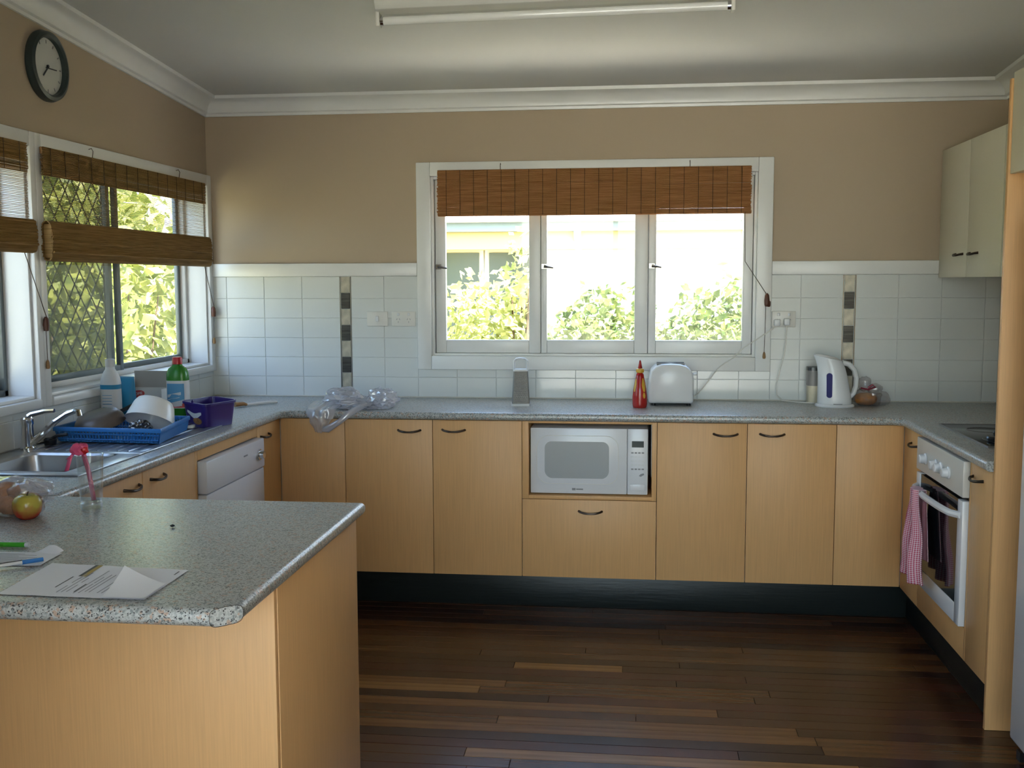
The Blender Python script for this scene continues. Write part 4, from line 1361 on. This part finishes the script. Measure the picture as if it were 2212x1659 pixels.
for fx in (.60, .765):
    for fy in (-.06, .06):
        obj('foot', MB().lathe([(.009, 0), (.010, .012)], 10, (fx, TYC + fy, .9004)), M['black'], ts)
pl = obj('plug', MB().box(1.180, 1.208, -.056, -.0215, 1.268, 1.301), M['whiteplastic'], ts, bevel=.006)
obj('power_cord', MB().tube([(1.192, -.045, 1.272), (1.16, -.042, 1.245), (1.10, -.042, 1.205), (1.04, -.042, 1.165), (.99, -.042, 1.115), (.945, -.040, 1.085), (.915, -.042, 1.06), (.87, -.050, 1.0), (.82, -.075, .94), (.79, -.10, .925)], .003, 6), M['switchplastic'], ts)

# ketchup bottle
kc = thing('ketchup_bottle', 'red squeeze sauce bottle with a yellow collar', 'bottle', (.535, -.335, .9))
def kp(z):
    P = [(0, .0305), (.01, .034), (.05, .0345), (.085, .031), (.115, .0255), (.14, .020), (.155, .0175), (.163, .013)]
    for (a, ra), (b, rb) in zip(P[:-1], P[1:]):
        if a <= z <= b:
            return ra + (rb - ra) * (z - a) / (b - a)
    return .013
obj('body', MB().lathe([(kp(i * .163 / 20), .0005 + i * .163 / 20) for i in range(21)], 28, (.535, -.335, .9)), M['ketchup'], kc, smooth=60)
obj('collar', MB().lathe([(.012, .161), (.0175, .165), (.019, .173), (.017, .181), (.011, .184)], 20, (.535, -.335, .9)), M['yellow'], kc)
obj('nozzle', MB().lathe([(.0115, .182), (.009, .192), (.006, .207), (.004, .218), (.002, .221), (0, .2215)], 16, (.535, -.335, .9)), M['ketchup'], kc)
def ksticker(a0, a1, z0, z1):
    def fn(u, v):
        z = z0 + (z1 - z0) * v
        w = math.sin(PI * (.12 + .76 * v)) 
        a = (a0 + a1) / 2 + (a1 - a0) / 2 * (2 * u - 1) * w
        r_ = kp(z) + .0006
        return (.535 + r_ * math.cos(a), -.335 + r_ * math.sin(a), .9005 + z)
    return MB().grid(fn, 8, 10)
obj('sticker', ksticker(-1.25, -.55, .075, .138), M['yellow'], kc)
obj('sticker', ksticker(-2.75, -2.2, .075, .135), M['yellow'], kc)
obj('sticker', ksticker(-1.15, -.75, .045, .072), M['yellow'], kc)

# grater
gr = thing('box_grater', 'four-sided steel box grater with a pale handle', 'grater', (-.027, -.305, .9))
GX, GY = -.027, -.305
def sq(rx, ry, z, tw_=.12):
    out = []
    for a, b in ((-1, -1), (-.86, -1), (.86, -1), (1, -1), (1, -.8), (1, .8), (1, 1), (.86, 1), (-.86, 1), (-1, 1), (-1, .8), (-1, -.8)):
        k_ = .93 if abs(a) == 1 and abs(b) == 1 else 1
        x, y_ = a * rx * k_, b * ry * k_
        out.append((GX + x * math.cos(tw_) - y_ * math.sin(tw_), GY + x * math.sin(tw_) + y_ * math.cos(tw_), z))
    return out
obj('body', MB().loft([sq(.0425, .035, .909), sq(.034, .028, 1.066)]), M['grater'], gr)
obj('base_rim', MB().loft([sq(.045, .037, .9004), sq(.045, .037, .912)]), M['palegrey'], gr)
teeth = MB()
for i in range(15):
    for j in range(7):
        v = (i + .5) / 15; u = (j + .5 + (.5 if i % 2 else 0)) / 7.5 * 2 - 1
        rx, ry = .0425 - .0085 * v, .035 - .007 * v
        x, y_ = u * rx * .84, -ry - .0004
        p = (GX + x * math.cos(.12) - y_ * math.sin(.12), GY + x * math.sin(.12) + y_ * math.cos(.12), .915 + v * .145)
        teeth.add([(p[0] - .0022, p[1], p[2]), (p[0] + .0022, p[1], p[2]), (p[0], p[1] - .0018, p[2] + .002), (p[0], p[1], p[2] + .0045)], [(0, 1, 2), (1, 3, 2), (3, 0, 2)])
obj('teeth', teeth, M['steel'], gr, kind='stuff')
obj('top_plate', MB().loft([sq(.036, .030, 1.0655), sq(.034, .028, 1.074)]), M['palegrey'], gr)
obj('handle', MB().tube([(GX - .031, GY, 1.070), (GX - .033, GY, 1.095), (GX - .030, GY, 1.113), (GX - .020, GY, 1.122), (GX, GY, 1.124), (GX + .020, GY, 1.122), (GX + .030, GY, 1.113), (GX + .033, GY, 1.095), (GX + .031, GY, 1.070)], .0055, 8, flat=1.8), M['palegrey'], gr)

# canister behind kettle
cn = thing('storage_canister', 'small canister with a grey top half behind the kettle', 'canister', (1.375, -.075, .9))
obj('jar', MB().loft([ellring(1.375, -.075, .038, .038, .9004, 20, 4), ellring(1.375, -.075, .039, .039, .985, 20, 4)]), M['beige'], cn)
obj('lid', MB().loft([ellring(1.375, -.075, .040, .040, .9855, 20, 4), ellring(1.375, -.075, .040, .040, 1.058, 20, 4)]), M['greyplastic'], cn)
obj('cap', MB().loft([ellring(1.375, -.075, .041, .041, 1.0585, 20, 4), ellring(1.375, -.075, .040, .040, 1.074, 20, 4)]), M['black'], cn)

def crumple(lobes, amp, freq, seed, sub=4):
    """one film surface: noise-crumpled lobes (centre, radii) merged into one mesh"""
    mb = MB()
    for li, (c_, r_) in enumerate(lobes):
        bm = bmesh.new()
        bmesh.ops.create_icosphere(bm, subdivisions=sub, radius=1)
        vs = []
        for v in bm.verts:
            p = v.co.copy()
            q = p * freq + Vector((seed * 7.3, li * 3.1, 1.7))
            d = noise.noise(q) * .6 + (1 - abs(noise.noise(q * 2.1)) * 2) * .35 + (1 - abs(noise.noise(q * 4.3)) * 2) * .16
            p = p * (1 + amp * (d - .25))
            vs.append((c_[0] + p.x * r_[0], c_[1] + p.y * r_[1], max(c_[2] + p.z * r_[2], .9008)))
        fs = [tuple(v.index for v in f.verts) for f in bm.faces]
        bm.free()
        mb.add(vs, fs)
    return mb

# plastic bag on back worktop, hanging over the edge
pb = thing('plastic_bag', 'crumpled translucent grey plastic bag drooping over the worktop edge', 'plastic bag', (-.79, -.50, .9))
obj('film', crumple([((-.845, -.46, .945), (.085, .075, .050)), ((-.675, -.46, .940), (.078, .075, .048)), ((-.775, -.50, .918), (.11, .065, .028))], .55, 1.5, 3), M['bag'], pb, smooth=25)
tail = MB()
def tail_pt(u, v):
    # sheet draping over the front edge, from the worktop down to a rounded tip
    w = .075 * (1 - .55 * v ** 2)
    x = -.905 + (u - .5) * 2 * w - .008 * v + .006 * noise.noise((u * 5, v * 5, 2.0))
    if v < .35:
        t = v / .35
        y_, z_ = -.50 - .125 * t, .935 - .025 * t
    else:
        t = (v - .35) / .65
        y_, z_ = -.625 - .012 * math.sin(PI * t), .910 - .105 * t
    bulge = .022 * math.sin(PI * u) + .012 * noise.noise((u * 6, v * 6, .5))
    return (x, y_ - bulge, z_ + .008 * noise.noise((u * 7, v * 4, 5.0)) + (.02 * (2 * u - 1) ** 2 if v > .6 else 0))
tail.grid(tail_pt, 26, 26)
obj('drooping_end', tail, M['bag'], pb, smooth=40)
obj('strap', MB().tube([(-.900, -.640, .822), (-.875, -.645, .822), (-.82, -.640, .857), (-.77, -.632, .897), (-.735, -.590, .918), (-.71, -.54, .925)], [.012, .016, .013, .015, .013, .010], 8, flat=.35), M['bag'], pb, smooth=60)

# bread bag beside kettle
bb = thing('bread_bag', 'clear bag with a bread loaf beside the kettle', 'bread bag', (1.62, -.16, .9))
lo = MB()
def loafr(x, r_):
    return [(x, -.16 + r_ * 1.1 * math.cos(a * PI / 10), .9015 + .030 + r_ * .78 * math.sin(a * PI / 10)) for a in range(20)]
lo.loft([loafr(1.545, .012), loafr(1.552, .026), loafr(1.57, .036), loafr(1.60, .038), loafr(1.625, .034), loafr(1.640, .022), loafr(1.645, .010)])
obj('loaf', lo, M['crust'], bb, smooth=60)
obj('wrapper', crumple([((1.600, -.16, .940), (.068, .058, .042)), ((1.665, -.15, .932), (.042, .045, .036)), ((1.592, -.14, 1.000), (.030, .030, .036)), ((1.640, -.14, .975), (.035, .03, .028))], .35, 1.6, 9, 3), M['wrap'], bb, smooth=25)
obj('tie', MB().tube([(1.565, -.185, .985), (1.60, -.185, .978), (1.632, -.185, .990), (1.620, -.18, 1.000), (1.60, -.18, .985)], .0045, 6), M['darkred'], bb)

# ------------------------------------------------------------------ around the sink
# dish rack
rk = thing('dish_rack', 'blue plastic dish rack standing on the sink drainer', 'dish rack', (-1.42, -1.47, .905))
NLc, NRc, FRc, FLc = Vector((-1.612, -1.632)), Vector((-1.192, -1.655)), Vector((-1.245, -1.285)), Vector((-1.625, -1.275))
cen = (NLc + NRc + FRc + FLc) / 4
def corner(c_, z, s):
    p = cen + (c_ - cen) * s
    return Vector((p.x, p.y, z))
cs = [NLc, NRc, FRc, FLc]
zb_, zt_ = .9065, .958
bk = MB()
bk.loft([[corner(c_, zb_, .93) for c_ in cs], [corner(c_, zb_ + .004, .93) for c_ in cs]])
obj('tray', bk, M['blue'], rk)
wl = MB()
for i in range(4):
    a, b = cs[i], cs[(i + 1) % 4]
    n = 34
    for j in range(n + 1):
        t = j / n
        p0 = corner(a, zb_ + .003, .935).lerp(corner(b, zb_ + .003, .935), t)
        p1 = corner(a, zt_, .995).lerp(corner(b, zt_, .995), t)
        if j % 1 == 0:
            wl.tube([p0, p1], .0036, 4)
    for zz, s in ((zb_ + .010, .945), (zb_ + .030, .968)):
        wl.tube([corner(a, zz, s), corner(b, zz, s)], .004, 4)
obj('side_bars', wl, M['blue'], rk, kind='stuff')
rm = MB()
ri = [corner(c_, zt_ - .010, .985) for c_ in cs]; ro = [corner(c_, zt_ - .012, 1.02) for c_ in cs]; rt = [corner(c_, zt_ + .004, 1.015) for c_ in cs]; rti = [corner(c_, zt_ + .004, .985) for c_ in cs]
rm.loft([ri, ro, rt, rti], closed=True)
obj('rim', rm, M['blue'], rk, bevel=.002)
obj('end_wall', MB().loft([[corner(NRc, zb_, .95), corner(NRc, zt_, 1.0), corner(NRc, zt_, 1.008), corner(NRc, zb_, .958)], [corner(FRc, zb_, .95), corner(FRc, zt_, 1.0), corner(FRc, zt_, 1.008), corner(FRc, zb_, .958)]]), M['blue'], rk)

# pot (upside down, tilted)
pt = MB()
ax_ = Vector((.06, .50, .86)).normalized()
pt.m = Matrix.Translation((-1.330, -1.450, .957)) @ ax_.to_track_quat('Z', 'Y').to_matrix().to_4x4()
prf = [(.096, 0), (.092, .006), (.086, .03), (.076, .068), (.067, .084), (.048, .091), (0, .093)]
inn = [(0, .087), (.046, .085), (.063, .078), (.072, .063), (.082, .03), (.089, .004), (.096, 0)]
pt.lathe(inn + prf[1:], 36, caps=False)
o = obj('white_bowl', pt, M['pot'], smooth=50)
tag(o, 'white bowl tipped on its rim in the dish rack', 'bowl')
o = obj('steel_scourer', crumple([((-1.325, -1.535, .945), (.042, .030, .030))], .5, 4.0, 5, 4), M['scourer'], smooth=20)
tag(o, 'dark steel scourer inside the tipped white bowl', 'scourer')

fp = thing('frying_pan', 'brown frying pan upside down in the dish rack behind the tap', 'pan', (-1.50, -1.48, .93))
pm = MB()
pm.m = Matrix.Translation((-1.502, -1.50, .955)) @ Vector((-.10, -.25, .92)).normalized().to_track_quat('Z', 'Y').to_matrix().to_4x4()
pm.lathe([(.092, 0), (.095, .002), (.088, .022), (.074, .040), (.05, .046), (0, .048)], 36, caps=False).lathe([(.090, 0), (.084, .020), (.070, .036), (0, .042)], 36, caps=False)
obj('pan_body', pm, M['pan'], fp, smooth=50)
obj('pan_handle', MB().tube([(-1.475, -1.44, .985), (-1.445, -1.39, 1.005), (-1.420, -1.345, 1.022), (-1.400, -1.305, 1.034)], [.007, .008, .009, .008], 8), M['black'], fp)
bs = thing('dish_brush', 'small black dish brush behind the tap', 'brush', (-1.585, -1.70, .906))
obj('brush_head', MB().loft([ellring(-1.588, -1.700, .020, .022, .9062, 16), ellring(-1.588, -1.700, .022, .024, .925, 16), ellring(-1.588, -1.700, .016, .018, .932, 16)]), M['black'], bs)
obj('brush_handle', MB().tube([(-1.588, -1.70, .926), (-1.56, -1.70, .940), (-1.525, -1.695, .944)], .006, 8), M['black'], bs)

# bottles and boxes
wbt = thing('cleaner_bottle', 'white plastic cleaner bottle with a blue band by the sink window', 'bottle', (-1.605, -1.22, .9))
BX, BY = -1.603, -1.215
def ring_b(rx, ry, z, p=2.6):
    return ellring(BX, BY, rx, ry, z, 28, p)
obj('body', MB().loft([ring_b(.036, .030, .9005), ring_b(.039, .033, .908), ring_b(.039, .033, 1.085), ring_b(.036, .030, 1.105), ring_b(.026, .022, 1.128), ring_b(.018, .017, 1.140), ring_b(.017, .017, 1.150)]), M['bottlewhite'], wbt, smooth=50)
obj('cap', MB().loft([ring_b(.018, .018, 1.150, 2), ring_b(.019, .019, 1.153, 2), ring_b(.019, .019, 1.178, 2), ring_b(.015, .015, 1.181, 2)]), M['bottlewhite'], wbt, smooth=50)
obj('label_band', MB().loft([ring_b(.0397, .0337, 1.060), ring_b(.0397, .0337, 1.078)], caps=False), M['cyan'], wbt)
lb = obj('label', MB().loft([ring_b(.0394, .0334, .925), ring_b(.0394, .0334, 1.058)], caps=False), M['label'], wbt)
ln = MB()
for i in range(8):
    z = 1.035 - i * .012
    ln.box(BX - .020, BX + .020, BY - .0352, BY - .034, z, z + .002)
ln.box(BX - .014, BX + .014, BY - .0352, BY - .034, .935, .945)
obj('print', ln, M['lightblue'], lb)

bxx = thing('cleaning_pouch', 'bright blue packet standing behind the white cleaner bottle', 'packet', (-1.585, -1.09, .9))
def pch(w, d_, z):
    return ellring(-1.595, -1.095, w, d_, z, 20, 3.2)
obj('packet_body', MB().loft([pch(.036, .026, .9005), pch(.037, .028, .93), pch(.035, .020, 1.03), pch(.033, .010, 1.075), pch(.033, .003, 1.092)]), M['cyan'], bxx, smooth=50)
obj('packet_seal', MB().box(-1.627, -1.563, -1.0965, -1.0935, 1.091, 1.099), M['lightblue'], bxx)

ct = thing('open_carton', 'open white carton with a red oval logo by the sink window', 'carton', (-1.57, -.96, .9))
x0, x1, y0, y1, z0, z1 = -1.650, -1.490, -1.00, -.92, .9005, 1.036
cb = MB().box(x0, x1, y0, y0 + .002, z0, z1).box(x0, x1, y1 - .002, y1, z0, z1).box(x0, x0 + .002, y0 + .002, y1 - .002, z0, z1).box(x1 - .002, x1, y0 + .002, y1 - .002, z0, z1).box(x0, x1, y0, y1, z0, z0 + .002)
body = obj('carton_body', cb, M['carton'], ct, smooth=0)
obj('lid_flap', MB().box(x0 + .004, x1 - .002, y1 - .002, y1, z1 + .0002, z1 + .072), M['cartongrey'], ct, smooth=0)
ov_ = MB()
ep = [(-1.597 + .032 * math.cos(a * PI / 16), 1.014 + .017 * math.sin(a * PI / 16) + .15 * .032 * math.cos(a * PI / 16)) for a in range(32)]
ov_.prism(ep, lambda a, b: (a, y0 - .0012, b), lambda a, b: (a, y0 - .0001, b))
oval = obj('logo_oval', ov_, M['redprint'], body, smooth=0)
def text(s, size, mtx, m, parent, name='lettering'):
    cu = bpy.data.curves.new(name, 'FONT')
    cu.body = s; cu.size = size; cu.align_x = 'CENTER'; cu.align_y = 'CENTER'; cu.extrude = .0002
    tmp = bpy.data.objects.new(name + '_tmp', cu)
    COL.objects.link(tmp)
    dg = bpy.context.evaluated_depsgraph_get()
    me = bpy.data.meshes.new_from_object(tmp.evaluated_get(dg))
    bpy.data.objects.remove(tmp)
    me.transform(Matrix.Translation(-wloc(parent)) @ mtx)
    me.materials.clear(); me.materials.append(m)
    o = bpy.data.objects.new(name, me)
    COL.objects.link(o); o.parent = parent
    return o
text('HOME', .017, Matrix.Translation((-1.597, y0 - .0016, 1.016)) @ Matrix.Rotation(-.15, 4, 'Y') @ Matrix.Rotation(PI / 2, 4, 'X'), M['label'], body)
obj('print', MB().box(-1.640, -1.628, y0 - .0008, y0 - .0001, .958, .972).box(-1.622, -1.612, y0 - .0008, y0 - .0001, .960, .972).box(-1.604, -1.596, y0 - .0008, y0 - .0001, .966, .970), M['ink'], body)

gb = thing('detergent_bottle', 'green detergent bottle with a red cap and striped label', 'bottle', (-1.418, -1.0, .9))
GXc, GYc = -1.405, -1.022
def gring(rx, ry, z, p=3.0):
    return ellring(GXc, GYc, rx, ry, z, 28, p)
obj('body', MB().loft([gring(.042, .030, .9070), gring(.045, .033, .914), gring(.045, .033, 1.088), gring(.044, .032, 1.108), gring(.036, .027, 1.128), gring(.020, .018, 1.140), gring(.018, .017, 1.146)]), M['green'], gb, smooth=50)
obj('cap', MB().loft([gring(.0205, .0205, 1.1462, 2), gring(.0205, .0205, 1.172, 2), gring(.018, .018, 1.176, 2)]), M['red'], gb, smooth=50)
lab = obj('label', MB().loft([gring(.0453, .0333, .962), gring(.0453, .0333, 1.078)], caps=False), M['label'], gb)
def gfront(poly, e=.0006):
    k_ = MB()
    vs = [(GXc + a, GYc - .0336 * (1 - (abs(a) / .046) ** 3.0) ** (1 / 3.0) - e, b) for a, b in poly]
    k_.add(vs, [tuple(range(len(vs)))])
    return k_
def strip(xa, xb, fz0, fz1, n=10, e=.0006):
    xs_ = [xa + (xb - xa) * i / n for i in range(n + 1)]
    return gfront([(x, fz0(x)) for x in xs_] + [(x, fz1(x)) for x in xs_[::-1]], e)
lbz = strip(-.036, .038, lambda x: .990 + .25 * x, lambda x: 1.066)
obj('label_blue', lbz, M['lightblue'], lab, smooth=0)
obj('label_red', strip(-.034, .038, lambda x: .965, lambda x: .989 + .25 * x), M['redprint'], lab, smooth=0)
obj('label_name', strip(-.034, .026, lambda x: 1.014 + .2 * x, lambda x: 1.026 + .2 * x, e=.0012), M['label'], lab, smooth=0)
obj('label_line', strip(-.034, .020, lambda x: 1.003 + .2 * x, lambda x: 1.006 + .2 * x, e=.0012), M['label'], lab, smooth=0)
obj('warning_mark', gfront([(.006, .972), (.030, .972), (.018, .993)], .0012), M['label'], lab, smooth=0)

# purple tub
tbn = thing('purple_tub', 'purple plastic tub with a white swoosh print beside the dish rack', 'tub', (-1.23, -1.07, .9))
q0 = [Vector((-1.355, -1.115)), Vector((-1.195, -1.245)), Vector((-1.132, -1.055)), Vector((-1.290, -.925))]
qc = sum(q0, Vector((0, 0))) / 4
def qr(s, z, rr_=.18):
    out = []
    n = 5
    for i in range(4):
        p, a, b = q0[i], q0[i - 1], q0[(i + 1) % 4]
        for j in range(n):
            t = j / (n - 1)
            s0 = p.lerp(a, rr_); s1 = p.lerp(b, rr_)
            m_ = s0.lerp(p, t).lerp(p.lerp(s1, t), t)
            m_ = qc + (m_ - qc) * s
            out.append((m_.x, m_.y, z))
    return out
obj('tub_body', MB().loft([qr(.84, .9012), qr(.97, .992), qr(1.03, .993), qr(1.03, 1.002), qr(.95, 1.002), qr(.82, .906)], caps=True), M['purple'], tbn, smooth=40)
fA = Vector((-1.355, -1.115)); fB = Vector((-1.195, -1.245))
nrm = Vector((-.63, -.776)).normalized()
def tubf(u, z, e=.0016):
    s = .84 + (.97 - .84) * (z - .9) / .092
    p = qc + (fA.lerp(fB, u) - qc) * s
    p = p + nrm * e
    return (p.x, p.y, z)
sw = MB()
def swp(i):
    t = i / 16
    return t, .957 - .004 * t + .008 * math.sin(t * 5.2 + 2.2)
up_, dn = [], []
for i in range(17):
    t, z = swp(i)
    w = .005 + .006 * math.sin(PI * t)
    up_.append(tubf(.22 + .60 * t, z + w)); dn.append(tubf(.22 + .60 * t, z - w))
sw.add(up_ + dn[::-1], [(i, i + 1, 32 - i, 33 - i) for i in range(16)])
obj('swoosh_print', sw, M['label'], tbn, smooth=0)
bl = MB()
bl.add([tubf(.62 + .20 * math.cos(a * PI / 10), .927 + .014 * math.sin(a * PI / 10)) for a in range(20)], [tuple(range(20))])
obj('food_print', bl, M['brownfood'], tbn, smooth=0)
obj('lid_clip', MB().lathe([(.004, 0), (.006, .008), (0, .016)], 8, (-1.275, -1.180, .999)), M['purple'], tbn)

cs_ = thing('cleaning_sponge', 'small white and navy sponge between the dish rack and purple tub', 'sponge', (-1.270, -1.235, .9055))
obj('sponge_pad', MB().box(-1.298, -1.245, -1.255, -1.222, .9062, .920), M['label'], cs_, bevel=.004)
obj('scrub_layer', MB().box(-1.290, -1.258, -1.2565, -1.224, .9205, .926), M['purple'], cs_, bevel=.002)

br = thing('pastry_brush', 'white-handled brush lying in the corner of the worktop', 'brush', (-1.30, -.43, .9))
obj('brush_handle', MB().tube([(-1.325, -.455, .9085), (-1.29, -.42, .910), (-1.245, -.365, .910), (-1.215, -.335, .9085)], [.006, .008, .008, .006], 10), M['whiteplastic'], br)
obj('bristles', MB().tube([(-1.325, -.455, .9085), (-1.335, -.468, .9135), (-1.365, -.500, .9135)], [.007, .010, .012], 8, flat=1.6), M['tan_wood'], br)

# ------------------------------------------------------------------ on the peninsula
vs_ = thing('glass_vase', 'tall clear glass with a pink ribbon on the peninsula', 'vase', (-.910, -2.665, .9))
VX, VY = -.910, -2.668
obj('glass_body', MB().lathe([(0, .0004), (.026, .0004), (.027, .004), (.034, .140), (.0345, .142), (.0325, .141), (.0255, .020), (.018, .016), (0, .015)], 36, (VX, VY, .9), caps=False), M['vaseglass'], vs_, smooth=50)
obj('rim', MB().tube([(VX + .0336 * math.cos(a * PI / 18), VY + .0336 * math.sin(a * PI / 18), 1.0415) for a in range(36)], .0012, 6, closed=True), M['vaseglass'], vs_)
obj('glass_base', MB().lathe([(0, .0006), (.0262, .0006), (.0272, .004), (.0278, .014), (.024, .0175), (0, .0155)], 32, (VX, VY, .9), caps=False), M['glassbase'], vs_, smooth=50)
rb = thing('pink_ribbon', 'pink ribbon bow tied over the rim of the clear glass', 'ribbon', (-.925, -2.69, 1.03))
def ribbon(pts, w, name='ribbon_tail'):
    k_ = MB()
    vs, fs = [], []
    for i, p in enumerate(pts):
        p = Vector(p)
        d_ = Vector((w, 0, .2 * w))
        vs += [p - d_, p + d_]
    for i in range(len(pts) - 1):
        fs.append((2 * i, 2 * i + 1, 2 * i + 3, 2 * i + 2))
    k_.add(vs, fs)
    o = obj(name, k_, M['ribbon'], rb, smooth=60)
    s_ = o.modifiers.new('t', 'SOLIDIFY'); s_.thickness = .0006
    return o
obj('knot', crumple([((-.912, -2.690, 1.056), (.011, .009, .010))], .3, 2, 3, 3), M['red'], rb)
obj('bow', crumple([((-.930, -2.690, 1.058), (.020, .012, .016)), ((-.918, -2.688, 1.066), (.013, .010, .010))], .5, 2.0, 4, 3), M['ribbon'], rb, smooth=30)
ribbon([(-.936, -2.694, 1.052), (-.946, -2.700, 1.038), (-.948, -2.706, 1.022), (-.953, -2.708, 1.004)], .006)
ribbon([(-.914, -2.692, 1.050), (-.913, -2.685, 1.03), (-.908, -2.680, 1.00), (-.903, -2.678, .96), (-.899, -2.676, .922)], .0065)
ribbon([(-.925, -2.692, 1.050), (-.940, -2.702, 1.044), (-.952, -2.704, 1.034)], .005)

ap = thing('apple', 'red and yellow apple in front of the bread rolls', 'apple', (-1.006, -2.805, .9))
k = MB()
k.lathe([(0, .006), (.010, .002), (.018, .0005), (.027, .008), (.0335, .020), (.0355, .032), (.034, .044), (.028, .055), (.018, .061), (.010, .060), (.004, .055), (0, .053)], 32, (-1.006, -2.805, .9))
ab = obj('fruit', k, M['apple'], ap, smooth=80)
obj('stalk', MB().tube([(-1.006, -2.805, .952), (-1.005, -2.804, .962), (-1.002, -2.803, .969)], .0014, 6), M['stalk'], ap)
pbg = thing('produce_bag', 'clear plastic bag of bread rolls at the left end of the peninsula', 'plastic bag', (-1.09, -2.77, .9))
obj('film', crumple([((-1.085, -2.755, .942), (.100, .065, .050)), ((-1.030, -2.745, .955), (.055, .05, .036))], .3, 1.8, 6), M['wrap'], pbg, smooth=25)
for i, (x, y_, z, r_) in enumerate(((-1.125, -2.775, .925, .030), (-1.072, -2.770, .926, .029), (-1.045, -2.735, .927, .030), (-1.095, -2.745, .958, .027), (-1.150, -2.745, .930, .030))):
    k = MB()
    k.loft([[(x + r_ * 1.25 * s * math.cos(a * PI / 10), y_ + r_ * .95 * s * math.sin(a * PI / 10), z + r_ * .85 * c_) for a in range(20)] for s, c_ in ((.1, -1), (.6, -.85), (.9, -.45), (1, 0), (.9, .45), (.6, .82), (.1, 1))])
    o = obj('bread_roll', k, M['bun'], smooth=70)
    where = ('nearest the left edge of the picture', 'directly behind the apple', 'at the right behind the apple', 'on top of the others', 'farthest left at the back')[i]
    tag(o, 'brown bread roll in the clear bag, ' + where, 'bread roll', 'bread rolls in the clear bag')

# papers
def paper(name, label, corners, lift, curl=None, seed=1):
    """corners: near-left, near-right, far-right, far-left"""
    c_ = [Vector((a, b, 0)) for a, b in corners]
    t = thing(name, label, 'paper', (sum(a for a, b in corners) / 4, sum(b for a, b in corners) / 4, .9))
    def fn(u, v):
        p = c_[0].lerp(c_[1], u).lerp(c_[3].lerp(c_[2], u), v)
        z = .9012 + lift + .0008 * noise.noise((u * 4, v * 4, seed))
        p = p.copy(); p.z = z
        return p
    k_ = MB().grid(fn, 16, 12)
    s = obj('sheet', k_, M['paper'], t, smooth=60)
    return t, s, fn
docs, sheet, fn = paper('printed_letter', 'printed letter lying along the near edge of the peninsula', [(-.695, -3.420), (-.400, -3.425), (-.402, -3.222), (-.712, -3.200)], .0006)
def pline(u0, u1, v0, v1, e=.0006):
    n = 6
    vs = []
    for i in range(n + 1):
        u = u0 + (u1 - u0) * i / n
        a = Vector(fn(u, v0)); b = Vector(fn(u, v1))
        a.z += e; b.z += e
        vs += [a, b]
    return MB().add(vs, [(2 * i, 2 * i + 2, 2 * i + 3, 2 * i + 1) for i in range(n)])
# the letter reads from its left short side; text lines run along v
rng = random.Random(3)
pr = MB()
for i in range(15):
    u = .36 + i * .030
    if i in (3, 8):
        continue
    v0 = rng.uniform(.10, .16)
    v1 = rng.uniform(.55, .88)
    for a, b in ((v0, v1),):
        q = pline(u, u + .008, a, b)
        pr.add(q.v, q.f)
obj('text_lines', pr, M['ink'], sheet, smooth=0)
pr = MB()
for u, a, b in ((.30, .25, .60), (.47, .14, .38), (.93, .20, .45), (.95, .80, .92)):
    q = pline(u, u + .010, a, b)
    pr.add(q.v, q.f)
obj('dark_text', pr, M['inkdark'], sheet, smooth=0)
q = pline(.330, .352, .62, .99); obj('dark_band', q, M['inkdark'], sheet, smooth=0)
q = pline(.352, .385, .62, .99); obj('gold_band', q, M['gold'], sheet, smooth=0)
# lifted corner of a second leaf at the near right
fold = MB()
def fold_pt(u, v):
    a = Vector((-.485, -3.424, .9030)); b = Vector((-.400, -3.425, .9030)); c2 = Vector((-.403, -3.325, .9040)); d2 = Vector((-.500, -3.300, .9320))
    p = a.lerp(b, u).lerp(d2.lerp(c2, u), v)
    p.z = .9032 + .026 * (v ** 1.6) * (1 - u) ** 1.5 + .001
    return p
obj('lifted_corner', fold.grid(fold_pt, 14, 14), mat('bright_paper', (.82, .82, .85), .6), docs, smooth=60)
docs2, sheet2, fn2 = paper('printed_form', 'printed form under the blue pen at the left of the peninsula', [(-1.02, -3.245), (-.728, -3.222), (-.735, -3.118), (-1.02, -3.128)], .0004, seed=5)
pr = MB()
fn = fn2
for i in range(9):
    v = .15 + i * .085
    q = pline(.12, rng.uniform(.6, .9), v, v + .025)
    pr.add(q.v, q.f)
obj('text_lines', pr, M['ink'], sheet2, smooth=0)
k = MB().grid(lambda u, v: (-.796 + .055 * u, -3.122 + .030 * v - .01 * u, .9022 + .011 * math.sin(PI * u) * v), 8, 6)
obj('curled_edge', k, M['paper'], docs2, smooth=60)
o = thing('blue_pen', 'clear ballpoint pen with a blue cap between the papers', 'pen', (-.75, -3.23, .9))
obj('barrel', MB().tube([(-.838, -3.292, .908), (-.762, -3.222, .908)], .0036, 10), M['palegrey'], o)
obj('ink_tube', MB().tube([(-.835, -3.286, .9118), (-.765, -3.221, .9118)], .0012, 6), M['penblack'], o)
obj('pen_cap', MB().tube([(-.764, -3.224, .9083), (-.734, -3.196, .9083)], [.0048, .0044], 10), M['penblue'], o)
o = thing('green_pen', 'green felt pen lying at the left edge of the peninsula', 'pen', (-.9, -3.08, .9))
obj('barrel', MB().tube([(-.985, -3.084, .9063), (-.846, -3.078, .9063)], .0058, 12), M['pengreen'], o)
obj('end_plug', MB().tube([(-.846, -3.078, .9063), (-.838, -3.0775, .9063)], .0050, 12), M['label'], o)
o = obj('crumb', crumple([((-.603, -2.857, .9035), (.0055, .005, .0030))], .6, 2, 8, 2), M['crumb'], smooth=20)
tag(o, 'tiny dark crumb in the middle of the peninsula top', 'crumb')

# small dust clumps left on the floor are not built: they are too faint to see
